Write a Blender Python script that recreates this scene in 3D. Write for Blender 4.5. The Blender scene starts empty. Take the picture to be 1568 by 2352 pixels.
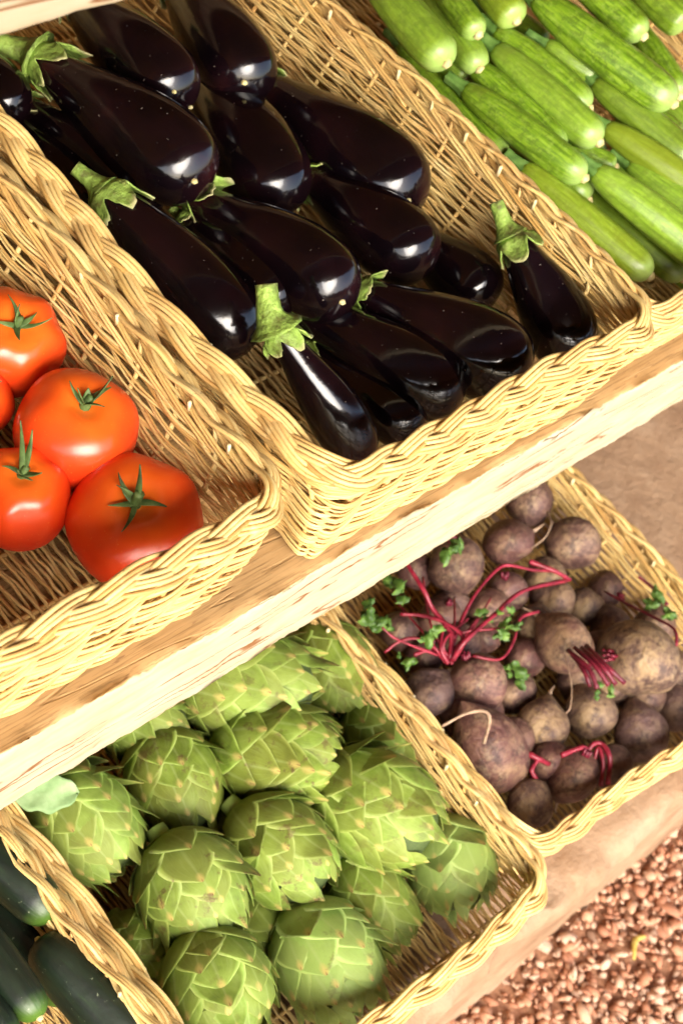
import bpy, math, random
import numpy as np
from mathutils import Matrix, Vector

SC = bpy.context.scene
COL = SC.collection
rnd = random.Random(11)
RNG = np.random.default_rng(5)

# ------------------------------------------------------------------ camera
cam_d = bpy.data.cameras.new("camera")
cam = bpy.data.objects.new("camera", cam_d)
COL.objects.link(cam)
CR = np.array([[0.6718, -0.6545, 0.3467], [-0.3727, -0.7032, -0.6055], [0.6401, 0.2776, -0.7164]])
M = Matrix.Identity(4)
for i in range(3):
    M[i][0] = CR[0][i]; M[i][1] = -CR[1][i]; M[i][2] = -CR[2][i]
M.translation = (-0.749, -0.3359, 0.9447)
cam.matrix_world = M
cam_d.sensor_fit = 'VERTICAL'
cam_d.sensor_height = 36.0
cam_d.lens = 4257.51 / 2352 * 36.0
cam_d.clip_start = 0.05
cam_d.clip_end = 500
cam_d.dof.use_dof = True
cam_d.dof.focus_distance = 1.22
cam_d.dof.aperture_fstop = 12.0
SC.camera = cam

# ------------------------------------------------------------------ light
SUN_EL = math.radians(35)
SUN_AZ = math.atan2(-0.50, -0.86)          # measured from +Y towards +X
world = bpy.data.worlds.new("World")
SC.world = world
world.use_nodes = True
wn = world.node_tree
bg = wn.nodes["Background"]
sky = wn.nodes.new("ShaderNodeTexSky")
sky.sky_type = 'NISHITA'
sky.sun_disc = False
sky.sun_elevation = SUN_EL
sky.sun_rotation = SUN_AZ
sky.air_density = 1.0
sky.dust_density = 3.0
sky.ozone_density = 0.6
wn.links.new(sky.outputs[0], bg.inputs[0])
bg.inputs[1].default_value = 0.145
sun_d = bpy.data.lights.new("sun", 'SUN')
sun_d.energy = 1.3
sun_d.angle = math.radians(42)
sun_d.color = (1.0, 0.985, 0.95)
sun = bpy.data.objects.new("sun", sun_d)
COL.objects.link(sun)
sd = Vector((math.sin(SUN_AZ) * math.cos(SUN_EL), math.cos(SUN_AZ) * math.cos(SUN_EL), math.sin(SUN_EL)))
sun.rotation_euler = (-sd).to_track_quat('-Z', 'Y').to_euler()
sun.location = sd * 5
SC.view_settings.view_transform = 'Standard'
SC.view_settings.look = 'None'
SC.view_settings.gamma = 1.0
SC.view_settings.exposure = 1.9

# ------------------------------------------------------------------ tables: places of the produce, in metres
EGGPLANTS = [
    ((0.1814, 0.4971, 0.085), (0.1659, 0.3352, 0.105), 0.0678, 0.0, 'eggplant beside the cream board, three pale specks on its tip'),
    ((0.2849, 0.4855, 0.085), (0.2374, 0.328, 0.1), 0.067, 0.0, 'eggplant at the back by the wicker wall, cut off by the frame top'),
    ((0.1063, 0.4319, 0.085), (0.1257, 0.2621, 0.1), 0.0738, 0.02, 'big eggplant with curled green calyx below the cream board'),
    ((0.2498, 0.4091, 0.055), (0.1995, 0.2378, 0.075), 0.0692, 0.03, 'eggplant with white glint at its tip, in the middle behind the others'),
    ((0.2909, 0.3669, 0.06), (0.3004, 0.1914, 0.08), 0.0775, 0.03, 'large eggplant resting on the far wicker wall with thin curled green stem'),
    ((0.0916, 0.4295, 0.05), (0.1136, 0.2837, 0.065), 0.0484, 0.03, 'slim eggplant lying under the big one with the curled calyx'),
    ((0.0785, 0.5083, 0.06), (0.0609, 0.3925, 0.075), 0.0483, 0.0, 'eggplant cut off by the frame edge, only its round tip showing'),
    ((0.0778, 0.4232, 0.045), (0.0769, 0.3007, 0.05), 0.0481, 0.0, 'eggplant half hidden behind the braided rim near the frame edge'),
    ((0.0467, 0.2884, 0.1), (0.0759, 0.143, 0.065), 0.0621, 0.02, 'eggplant along the near rim whose spiky green calyx points at the tomato basket'),
    ((0.1297, 0.2735, 0.055), (0.1332, 0.1591, 0.065), 0.0523, 0.03, 'short eggplant squeezed between the two with green calyxes'),
    ((0.1404, 0.2802, 0.065), (0.1629, 0.1333, 0.085), 0.0682, 0.03, 'eggplant in the middle with ragged dark green calyx and bright glint'),
    ((0.256, 0.2706, 0.055), (0.264, 0.1404, 0.075), 0.0637, 0.02, 'eggplant with wide purple glint left of the upright one'),
    ((0.3178, 0.2074, 0.035), (0.3172, 0.104, 0.05), 0.0551, 0.0, 'small eggplant tucked against the upright one with the long stem'),
    ((0.3261, 0.1234, 0.1), (0.3361, 0.0252, 0.05), 0.057, 0.03, 'upright eggplant leaning on the right wicker wall with long green stem'),
    ((0.2017, 0.1559, 0.06), (0.2514, 0.021, 0.075), 0.0747, 0.035, 'fat eggplant with brown sheen and curved thin stem near the front rim'),
    ((0.1502, 0.1785, 0.05), (0.1972, 0.0346, 0.06), 0.0619, 0.03, 'long eggplant with a brown shine on its tip near the front rim'),
    ((0.0618, 0.1245, 0.115), (0.1026, 0.0366, 0.045), 0.047, 0.02, 'eggplant in the front corner with thick pale green stem standing up'),
    ((0.1471, 0.143, 0.035), (0.1606, 0.0348, 0.045), 0.0473, 0.0, 'low eggplant behind the front rim with an orange glint on its tip'),
]
TOMATOES = [
    ((-0.0695, 0.2278, 0.0569), 0.0369, (-0.2353, -0.2805, 0.9306), 0.95, 'tomato with drooping sepals beside the wicker wall, topmost in the picture'),
    ((-0.1104, 0.2035, 0.0438), 0.0238, (-0.3157, -0.1365, 0.939), 0.95, 'tomato cut off by the frame edge, only its curved side showing'),
    ((-0.079, 0.1449, 0.061), 0.041, (-0.1343, -0.0825, 0.9875), 0.86, 'tomato touching the wicker wall between two others with short ragged sepals'),
    ((-0.1344, 0.1269, 0.0429), 0.0329, (-0.2133, 0.0122, 0.9769), 0.98, 'tomato at the frame edge with long upright green sepal'),
    ((-0.0859, 0.0714, 0.0525), 0.0445, (-0.3508, 0.0074, 0.9364), 0.76, 'biggest tomato in the front corner of its basket, deep red'),
]
ZUCCHINI = [
    ((0.4129, 0.3862, 0.125), (0.3958, 0.2756, 0.125), 0.0419, 0.0, 'plump zucchini next to the wicker rim, pale round tip'),
    ((0.47, 0.3709, 0.11), (0.4422, 0.2702, 0.11), 0.0321, 0.0, 'zucchini just right of the plump one by the rim'),
    ((0.465, 0.3582, 0.13), (0.4474, 0.2889, 0.13), 0.0289, 0.0, 'short zucchini tip at the top of the frame with bright glint'),
    ((0.4992, 0.3526, 0.14), (0.4848, 0.2824, 0.14), 0.0346, 0.0, 'zucchini at the top of the frame with yellowish end'),
    ((0.4253, 0.3409, 0.085), (0.4197, 0.1999, 0.08), 0.0253, 0.0, 'zucchini lying along the wicker rim, mostly hidden by it'),
    ((0.442, 0.3407, 0.09), (0.449, 0.2797, 0.09), 0.0227, 0.0, 'zucchini with cut pale end under the plump one'),
    ((0.4221, 0.2658, 0.1), (0.4462, 0.1425, 0.1), 0.0337, 0.02, 'zucchini with bright tip above the one resting in the front corner'),
    ((0.4471, 0.2803, 0.105), (0.4611, 0.1779, 0.095), 0.0331, 0.0, 'zucchini wedged between two longer ones in the middle of the pile'),
    ((0.4711, 0.2826, 0.115), (0.4823, 0.1619, 0.11), 0.0368, 0.01, 'zucchini in the middle of the pile with round glossy pale tip'),
    ((0.4831, 0.2955, 0.12), (0.5004, 0.1929, 0.115), 0.032, 0.02, 'curved zucchini with brown scratch above the middle one'),
    ((0.519, 0.2662, 0.12), (0.5425, 0.219, 0.115), 0.0244, 0.0, 'small pale zucchini with pointed end among the larger ones'),
    ((0.5221, 0.2979, 0.145), (0.5603, 0.1531, 0.135), 0.041, 0.0, 'longest zucchini of the pile, wide glossy tip'),
    ((0.5619, 0.3018, 0.16), (0.5738, 0.2138, 0.155), 0.034, 0.0, 'zucchini on top of the longest one with two glints'),
    ((0.6142, 0.2736, 0.165), (0.6222, 0.2046, 0.16), 0.0375, 0.0, 'zucchini in the top corner of the frame'),
    ((0.6376, 0.2633, 0.12), (0.6074, 0.1704, 0.115), 0.0305, 0.0, 'zucchini half hidden under the longest one, by the bare wicker'),
    ((0.5355, 0.2174, 0.115), (0.5623, 0.1125, 0.105), 0.0339, 0.0, 'dark olive zucchini with lengthwise stripes below the longest one'),
    ((0.5186, 0.1812, 0.1), (0.5602, 0.0694, 0.09), 0.0337, 0.03, 'yellowish zucchini with bent neck and dark stem'),
    ((0.4632, 0.1466, 0.1), (0.5105, 0.0298, 0.08), 0.0386, 0.0, 'pale zucchini with blunt stem end near the front rim'),
    ((0.5251, 0.1479, 0.085), (0.555, 0.038, 0.08), 0.0367, 0.0, 'zucchini behind the pale blunt one, running out of the frame'),
    ((0.4195, 0.185, 0.085), (0.459, 0.0539, 0.065), 0.034, 0.0, 'zucchini in the front corner of its basket, yellow patch on the tip'),
    ((0.4802, 0.1628, 0.06), (0.5105, 0.0449, 0.05), 0.03, 0.0, 'low dark zucchini beside the one in the front corner'),
    ((0.4804, 0.1846, 0.09), (0.5002, 0.1463, 0.09), 0.0225, 0.0, 'little zucchini neck showing between two tips'),
    ((0.5429, 0.3075, 0.09), (0.5436, 0.2419, 0.09), 0.0302, 0.0, 'zucchini deep in the pile under the curved scratched one'),
    ((0.4757, 0.284, 0.07), (0.4674, 0.1846, 0.07), 0.0294, 0.0, 'zucchini deep in the pile under the wedged one in the middle'),
    ((0.5828, 0.2282, 0.085), (0.6085, 0.1476, 0.08), 0.0305, 0.0, 'zucchini deep in the pile under the longest one, at its tip'),
    ((0.5375, 0.3392, 0.095), (0.5525, 0.2801, 0.095), 0.0304, 0.0, 'zucchini deep in the pile under the short glinting tip at the top'),
    ((0.485, 0.3724, 0.082), (0.494, 0.2635, 0.072), 0.0315, 0.0, 'zucchini deep in the pile under the plump one by the rim'),
    ((0.5116, 0.2745, 0.082), (0.5204, 0.1674, 0.072), 0.0313, 0.0, 'zucchini deep in the pile under the curved one and the middle one'),
    ((0.4949, 0.2054, 0.082), (0.5039, 0.1011, 0.072), 0.0307, 0.0, 'zucchini deep in the pile under the bright tipped one, beside the little neck'),
    ((0.5278, 0.1379, 0.05), (0.5369, 0.0327, 0.04), 0.0312, 0.0, 'zucchini deep in the pile under the pale blunt one near the rim'),
    ((0.5809, 0.2027, 0.082), (0.5888, 0.0947, 0.072), 0.0318, 0.0, 'zucchini deep in the pile under the dark striped one'),
    ((0.6434, 0.2658, 0.082), (0.6503, 0.153, 0.072), 0.0329, 0.0, 'zucchini deep in the pile under the longest one, at its middle'),
    ((0.4575, 0.2419, 0.082), (0.467, 0.1381, 0.072), 0.0304, 0.0, 'zucchini deep in the pile under the wedged one beside the bright tip'),
    ((0.5727, 0.1314, 0.05), (0.5812, 0.0244, 0.04), 0.0317, 0.0, 'zucchini deep in the pile under the one running out of the frame'),
]
ARTICHOKES = [
    ((-0.0439, 0.0225, -0.3149), 0.045, (0.0917, -0.9945, -0.0498), 1.2320000000000002, 'artichoke under the plank with a soft grey leaf over it'),
    ((0.0464, 0.013, -0.3239), 0.041, (-0.1749, -0.9288, -0.3266), 1.2100000000000002, 'artichoke just below the plank with brown specks, next to the leaf'),
    ((-0.0106, -0.0702, -0.3095), 0.0454, (-0.0897, -0.9932, -0.0745), 1.1, 'round artichoke with dark brown bruises on its bracts'),
    ((0.0737, -0.0869, -0.3101), 0.0448, (0.1136, -0.9934, 0.0129), 1.1880000000000002, 'bright green artichoke in the middle with wrinkled brown tip'),
    ((0.1325, -0.0192, -0.3006), 0.0493, (0.5262, -0.7706, 0.3595), 1.2100000000000002, 'artichoke lying on its side with frayed yellow tips'),
    ((0.1493, 0.0434, -0.2911), 0.0538, (0.5082, -0.7921, 0.3382), 1.265, 'largest artichoke, half under the plank, with long loose bracts'),
    ((0.2495, 0.0255, -0.3258), 0.0391, (-0.1342, -0.9541, -0.2677), 1.265, 'narrow artichoke beside the wicker divider under the plank'),
    ((0.0619, 0.0694, -0.3185), 0.0364, (0.4696, -0.8619, 0.1913), 1.1550000000000002, 'artichoke mostly covered by the plank'),
    ((0.1712, -0.1061, -0.304), 0.0509, (0.2173, -0.9736, 0.0706), 1.2320000000000002, 'broad artichoke beside the wicker divider, pointing at the corner'),
    ((0.2515, -0.051, -0.3384), 0.0365, (0.0995, -0.995, 0.0048), 1.2100000000000002, 'artichoke wedged against the wicker divider behind the broad one'),
    ((0.2139, -0.1732, -0.3435), 0.0414, (-0.3394, -0.8904, -0.3032), 1.1, 'pale artichoke in the front corner of its basket'),
    ((0.1322, -0.1583, -0.3464), 0.0365, (0.0223, -0.9798, -0.1987), 1.32, 'artichoke with open spreading bracts near the front rim'),
    ((-0.0453, -0.1423, -0.3199), 0.045, (-0.3112, -0.9403, -0.1378), 1.1, 'artichoke at the bottom edge of the frame beside the cucumber basket'),
    ((0.0545, -0.1759, -0.3342), 0.0457, (-0.0405, -0.9856, -0.1644), 1.1880000000000002, 'artichoke with pale green bracts above the front rim'),
    ((0.0524, -0.1167, -0.362), 0.0329, (-0.1147, -0.9931, 0.0239), 1.1, 'hidden artichoke between the bruised one, the spreading one and the bright green one'),
    ((-0.0532, -0.077, -0.3615), 0.0334, (-0.1147, -0.9931, 0.0239), 1.1, 'hidden artichoke beside the cucumber basket rim, left of the bruised one'),
    ((0.1061, -0.0236, -0.3607), 0.0342, (-0.1147, -0.9931, 0.0239), 1.1, 'hidden artichoke in the dark gap below the frayed one'),
]
BEETS = [
    ((0.5969, 0.0726, -0.3391), 0.0258, (-0.3562, 0.5731, 0.738), '', 'beet just under the plank edge at the back of the pile'),
    ((0.5255, 0.0452, -0.3316), 0.0233, (-0.9774, 0.1677, -0.129), '', 'rosy beet under the plank with smooth skin'),
    ((0.4452, 0.0507, -0.3215), 0.0284, (-0.1007, 0.6355, 0.7655), 'leaf', 'big beet by the plank with a green leaf stuck on top'),
    ((0.591, 0.0088, -0.3327), 0.0272, (-0.5423, 0.6237, 0.563), 'root', 'dark beet against the wicker wall with thin curved root'),
    ((0.4905, 0.007, -0.3445), 0.0204, (-0.2664, 0.3755, 0.8877), '', 'small shaded beet under the crossing red stems'),
    ((0.5266, -0.026, -0.3435), 0.0214, (-0.4592, -0.8848, 0.0793), '', 'oblong brown beet beside a smaller one under the long stem'),
    ((0.5588, -0.0486, -0.35), 0.0199, (-0.0451, -0.9182, 0.3935), '', 'small brown beet right of the oblong one'),
    ((0.4757, -0.0737, -0.3217), 0.0282, (-0.0882, -0.9922, 0.0882), 'cut', 'tan beet with a bundle of cut dark red stalks'),
    ((0.5277, -0.1269, -0.3156), 0.0393, (-0.8809, 0.4087, 0.2386), 'crown', 'largest beet, tan with a round dark crown scar'),
    ((0.3674, -0.0546, -0.3285), 0.0264, (-0.1398, 0.7672, 0.6259), 'stems', 'reddish beet with a spray of red stalks and leaves'),
    ((0.3239, -0.0351, -0.3377), 0.0222, (-0.9299, -0.1401, -0.34), '', 'greyish beet against the wicker divider'),
    ((0.4019, -0.1205, -0.3411), 0.0238, (-0.7672, -0.5812, -0.2713), '', 'tan beet with mottled yellow skin above the pointed one'),
    ((0.4571, -0.1378, -0.3411), 0.0238, (-0.3738, -0.9222, -0.0994), 'root', 'round tan beet below the cut stalks with hanging root'),
    ((0.4908, -0.1811, -0.3468), 0.0281, (-0.4565, -0.8742, -0.1653), '', 'greyish purple beet near the front rim'),
    ((0.5555, -0.1817, -0.352), 0.0229, (-0.4089, -0.9049, 0.1182), '', 'purple beet at the frame edge'),
    ((0.3292, -0.111, -0.3335), 0.0313, (0.1681, -0.8543, -0.4919), 'tail', 'long pinkish beet with its root curling over the divider'),
    ((0.3901, -0.1727, -0.3438), 0.0251, (0.2013, 0.165, 0.9655), 'hook', 'dark beet near the front rim with a hooked pink stalk'),
    ((0.3357, -0.1684, -0.3513), 0.0216, (-0.9724, -0.2256, 0.0594), '', 'small brown beet in the front corner of its basket'),
    ((0.4245, 0.0744, -0.3472), 0.0177, (-0.9941, 0.0651, 0.0868), '', 'small beet beside the plank edge behind a red stalk'),
    ((0.3652, 0.0342, -0.3568), 0.0181, (-0.9941, 0.0651, 0.0868), '', 'shaded beet by the divider under the leafy stalks'),
    ((0.6143, -0.0427, -0.3642), 0.0187, (-0.1876, -0.8068, 0.5602), '', 'shaded small beet at the foot of the far wicker wall'),
    ((0.4299, -0.0165, -0.3483), 0.0166, (-0.9941, 0.0651, 0.0868), '', 'small pinkish beet under the leafy stalks'),
    ((0.4306, 0.0288, -0.3547), 0.0201, (-0.9941, 0.0651, 0.0868), '', 'dark beet in the shade beside the leafy stalks'),
    ((0.4573, -0.0544, -0.3556), 0.0193, (-0.0232, 0.4492, 0.8931), '', 'dark red narrow beet left of the cut stalks'),
    ((0.3641, -0.0002, -0.3569), 0.018, (0.1256, 0.1037, 0.9866), '', 'dark red beet beside the divider below the leaves'),
    ((0.4108, -0.0778, -0.3485), 0.0204, (0.1256, 0.1037, 0.9866), '', 'shaded beet deep in the pile behind the mottled yellow one'),
    ((0.5622, -0.0803, -0.3473), 0.0216, (0.1256, 0.1037, 0.9866), '', 'shaded beet deep in the pile left of the oval crown scar'),
    ((0.5048, -0.1285, -0.3479), 0.021, (0.1256, 0.1037, 0.9866), '', 'shaded beet deep in the pile behind the hanging root of the tan one'),
    ((0.3667, -0.0774, -0.3508), 0.0181, (0.1256, 0.1037, 0.9866), '', 'shaded beet deep in the pile behind the pointed pinkish one'),
    ((0.4586, 0.0028, -0.3478), 0.0211, (0.1256, 0.1037, 0.9866), '', 'shaded beet deep in the pile beneath the crossing red stalks'),
    ((0.5418, -0.0032, -0.3464), 0.0225, (0.1256, 0.1037, 0.9866), '', 'shaded beet deep in the pile above the oblong brown one'),
    ((0.3988, -0.0094, -0.3475), 0.0214, (0.1256, 0.1037, 0.9866), '', 'shaded beet deep in the pile beneath the leafy stalks near the divider'),
    ((0.4826, -0.1044, -0.3472), 0.0217, (0.1256, 0.1037, 0.9866), '', 'shaded beet deep in the pile right of the bundle of cut stalks'),
    ((0.5298, -0.1556, -0.347), 0.0219, (0.1256, 0.1037, 0.9866), '', 'shaded beet deep in the pile below the largest one'),
    ((0.4347, -0.1869, -0.3478), 0.0211, (0.1256, 0.1037, 0.9866), '', 'shaded beet deep in the pile right of the hooked stalk by the rim'),
    ((0.3833, -0.1493, -0.3481), 0.0208, (0.1256, 0.1037, 0.9866), '', 'shaded beet deep in the pile above the hooked pink stalk'),
    ((0.5278, -0.0964, -0.3468), 0.0221, (0.1256, 0.1037, 0.9866), '', 'shaded beet deep in the pile beneath the cut stalks'),
    ((0.345, -0.0663, -0.3481), 0.0208, (0.1256, 0.1037, 0.9866), '', 'shaded beet deep in the pile left of the pinkish one at the divider'),
    ((0.3701, -0.1142, -0.3481), 0.0208, (0.1256, 0.1037, 0.9866), '', 'shaded beet deep in the pile right of the pinkish one'),
    ((0.6057, -0.106, -0.3462), 0.0227, (0.1256, 0.1037, 0.9866), '', 'shaded beet deep in the pile at the foot of the far wall'),
    ((0.405, 0.0212, -0.3474), 0.0215, (0.1256, 0.1037, 0.9866), '', 'shaded beet deep in the pile beside the plank under the red spray'),
    ((0.4882, -0.0382, -0.3469), 0.022, (0.1256, 0.1037, 0.9866), '', 'shaded beet deep in the pile just left of the tan one with cut stalks'),
    ((0.5775, -0.1544, -0.3435), 0.0214, (0.1256, 0.1037, 0.9866), '', 'tan beet peeping out at the frame edge beside the largest'),
]
CUCUMBERS = [
    ((-0.1456, 0.078, -0.2849), (-0.1289, -0.03, -0.2849), 0.0393, 0.0, 'thick dark cucumber at the back beside the wicker rim'),
    ((-0.1869, 0.0115, -0.2769), (-0.19, -0.0858, -0.2769), 0.0325, 0.0, 'cucumber with light green tip at the frame edge'),
    ((-0.1455, -0.0339, -0.2949), (-0.1344, -0.1539, -0.2999), 0.0459, 0.0, 'dark cucumber beside the rim with its pale stem scar up'),
    ((-0.2148, 0.0134, -0.2829), (-0.2189, -0.0942, -0.2829), 0.0367, 0.0, 'dark cucumber in the corner of the frame'),
    ((-0.1459, 0.0341, -0.3249), (-0.1419, -0.0787, -0.3249), 0.0358, 0.0, 'cucumber underneath the others, mostly hidden'),
]
STALKS = [
    ([(0.3394, 0.0623, -0.2549), (0.3313, 0.027, -0.2549), (0.3325, 0.0089, -0.2649), (0.3334, -0.0158, -0.2699), (0.3203, -0.0339, -0.2799)], 0.0042),
    ([(0.3091, 0.0245, -0.2749), (0.3229, 0.0104, -0.2699), (0.3324, -0.0078, -0.2649), (0.3353, -0.0291, -0.2649), (0.3224, -0.0365, -0.2799)], 0.0036),
    ([(0.4969, -0.0334, -0.2799), (0.4238, -0.0236, -0.2599), (0.3747, -0.0286, -0.2549), (0.3319, -0.0323, -0.2599), (0.3195, -0.0362, -0.2799)], 0.0042),
    ([(0.4821, -0.0213, -0.2699), (0.4565, -0.0098, -0.2649), (0.4343, 0.0043, -0.2599), (0.4166, 0.0067, -0.2599), (0.3772, -0.0021, -0.2649), (0.3438, -0.0179, -0.2749), (0.3194, -0.0348, -0.2799)], 0.0032),
    ([(0.4941, -0.0358, -0.2749), (0.477, -0.0226, -0.2649), (0.462, -0.0018, -0.2649)], 0.0042),
    ([(0.2821, 0.008, -0.2949), (0.2961, 0.0062, -0.2849), (0.3092, -0.0025, -0.2799), (0.3158, -0.0202, -0.2799), (0.3166, -0.0359, -0.2799)], 0.0032),
    ([(0.3285, -0.0085, -0.2649), (0.3128, -0.0233, -0.2699), (0.3148, -0.0362, -0.2799)], 0.0034),
    ([(0.3428, -0.0429, -0.2799), (0.364, -0.0594, -0.2799), (0.396, -0.0515, -0.2849), (0.4218, -0.0375, -0.2849), (0.4448, -0.0417, -0.2849)], 0.0028),
    ([(0.3013, -0.0097, -0.2899), (0.3162, -0.0166, -0.2849), (0.3166, -0.0345, -0.2799)], 0.004),
    ([(0.2734, 0.0195, -0.2638), (0.2826, 0.0041, -0.2699), (0.3178, -0.0271, -0.2829)], 0.002269301767847033),
    ([(0.3228, 0.0398, -0.2827), (0.3089, -0.0127, -0.2699), (0.3157, -0.0333, -0.2829)], 0.0021085742982613555),
    ([(0.3654, 0.0445, -0.2822), (0.3223, -0.001, -0.2699), (0.3208, -0.0383, -0.2829)], 0.002509083422118494),
    ([(0.3736, 0.011, -0.2788), (0.3378, -0.0165, -0.2699), (0.3188, -0.0311, -0.2829)], 0.0021415447650129753),
    ([(0.37, -0.0186, -0.2714), (0.3363, -0.0279, -0.2699), (0.3212, -0.0327, -0.2829)], 0.0023427198345925757),
    ([(0.4145, -0.0053, -0.287), (0.3452, -0.0275, -0.2699), (0.3229, -0.0271, -0.2829)], 0.002239007897601355),
    ([(0.3814, -0.0444, -0.2612), (0.3376, -0.021, -0.2699), (0.3284, -0.0349, -0.2829)], 0.0026641217102584412),
    ([(0.3041, -0.0063, -0.2675), (0.3069, -0.0182, -0.2699), (0.3186, -0.0276, -0.2829)], 0.0021732371397879136),
    ([(0.3634, -0.0136, -0.2729), (0.3229, -0.0191, -0.2699), (0.3181, -0.0312, -0.2829)], 0.002645028858110449),
]
SIDE_STALKS = [
    ([(0.5787, -0.0499, -0.3349), (0.5698, -0.0797, -0.3149), (0.5628, -0.1099, -0.2949), (0.554, -0.1316, -0.2799), (0.5409, -0.145, -0.2799)], 0.0028),
    ([(0.5968, -0.0638, -0.3049), (0.6005, -0.0831, -0.3049), (0.5985, -0.1038, -0.3049)], 0.003),
]
HOOK_STALKS = [
    ([(0.3945, -0.1711, -0.3249), (0.4059, -0.1655, -0.3149), (0.4142, -0.1706, -0.3129), (0.4107, -0.1852, -0.3149), (0.4059, -0.1992, -0.3349)], 0.0044),
    ([(0.4025, -0.1732, -0.3249), (0.3968, -0.1627, -0.3149), (0.3746, -0.1552, -0.3199)], 0.0044),
    ([(0.4037, -0.1767, -0.3249), (0.4101, -0.1709, -0.3149), (0.4054, -0.184, -0.3199), (0.3979, -0.1969, -0.3349)], 0.0036),
    ([(0.3703, -0.1534, -0.3349), (0.3562, -0.1446, -0.3249), (0.3509, -0.1344, -0.3249)], 0.005),
    ([(0.3562, -0.1446, -0.3249), (0.3455, -0.1483, -0.3299), (0.3465, -0.1564, -0.3349)], 0.004),
]
CUT_STALKS = [
    ([(0.4429, -0.0863, -0.2899), (0.4313, -0.1139, -0.2749), (0.4266, -0.1329, -0.2799)], 0.004),
    ([(0.4512, -0.0883, -0.2899), (0.4395, -0.1159, -0.2749), (0.44, -0.1366, -0.2799)], 0.004),
    ([(0.4576, -0.092, -0.2899), (0.4409, -0.1204, -0.2699), (0.4443, -0.14, -0.2769)], 0.004),
    ([(0.4639, -0.0927, -0.2899), (0.4451, -0.1229, -0.2699), (0.4517, -0.1444, -0.2749)], 0.004),
    ([(0.4479, -0.0913, -0.2949), (0.43, -0.1122, -0.2799), (0.4272, -0.1267, -0.2849)], 0.004),
]
ROOTS = [
    ([(0.2964, -0.1095, -0.2949), (0.2973, -0.101, -0.2699), (0.2953, -0.0927, -0.2649), (0.2826, -0.0842, -0.2699), (0.2594, -0.0797, -0.2769)], 0.0022),
    ([(0.5066, 0.0163, -0.2949), (0.5207, 0.0157, -0.2849), (0.5396, 0.0243, -0.2849), (0.5579, 0.0389, -0.2949)], 0.0018),
    ([(0.4405, -0.087, -0.2949), (0.421, -0.1129, -0.2949), (0.4006, -0.1289, -0.2949), (0.3954, -0.1306, -0.2999)], 0.0016),
]
LEAVES = [
    ((0.3884, 0.0446, -0.2449), 1.5),
    ((0.3764, 0.0425, -0.2449), 1.2),
    ((0.3311, 0.0461, -0.2749), 1.5),
    ((0.3306, 0.0549, -0.2749), 1.2),
    ((0.2945, 0.035, -0.2849), 1.5),
    ((0.2969, 0.0252, -0.2849), 1.2),
    ((0.2919, 0.0477, -0.2849), 1.0),
    ((0.2988, -0.0103, -0.2549), 1.0),
    ((0.3084, -0.013, -0.2549), 0.9),
    ((0.3686, -0.0222, -0.2549), 0.9),
    ((0.3731, -0.0361, -0.2549), 1.1),
    ((0.3653, -0.0432, -0.2599), 1.0),
    ((0.3853, -0.0445, -0.2549), 0.9),
    ((0.3735, -0.0476, -0.2549), 0.8),
    ((0.3966, -0.0692, -0.3149), 1.3),
    ((0.4036, -0.0783, -0.3199), 1.0),
    ((0.2924, -0.0091, -0.2949), 0.9),
    ((0.5853, -0.095, -0.2949), 1.3),
    ((0.568, -0.1146, -0.2849), 1.0),
    ((0.5769, -0.0925, -0.2999), 1.0),
    ((0.4326, -0.1371, -0.2849), 0.8),
    ((0.441, -0.1435, -0.2849), 0.7),
]
STEMS = {
    2: ((-0.0178, 0.0269, -0.0032), 0.0095),
    8: ((-0.0087, 0.0225, 0.0052), 0.0062),
    10: ((-0.006, 0.0133, 0.0042), 0.006),
    13: ((-0.0001, 0.0248, 0.0142), 0.0065),
    14: ((-0.0043, 0.0053, 0.0072), 0.0035),
    4: ((-0.0045, 0.0048, 0.0076), 0.003),
    16: ((0.0019, 0.0227, 0.0206), 0.0085),
    9: ((-0.0045, 0.0115, 0.0027), 0.004),
    5: ((-0.0086, 0.0104, -0.0014), 0.004),
    7: ((-0.0051, 0.0154, 0.0014), 0.005),
}

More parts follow.
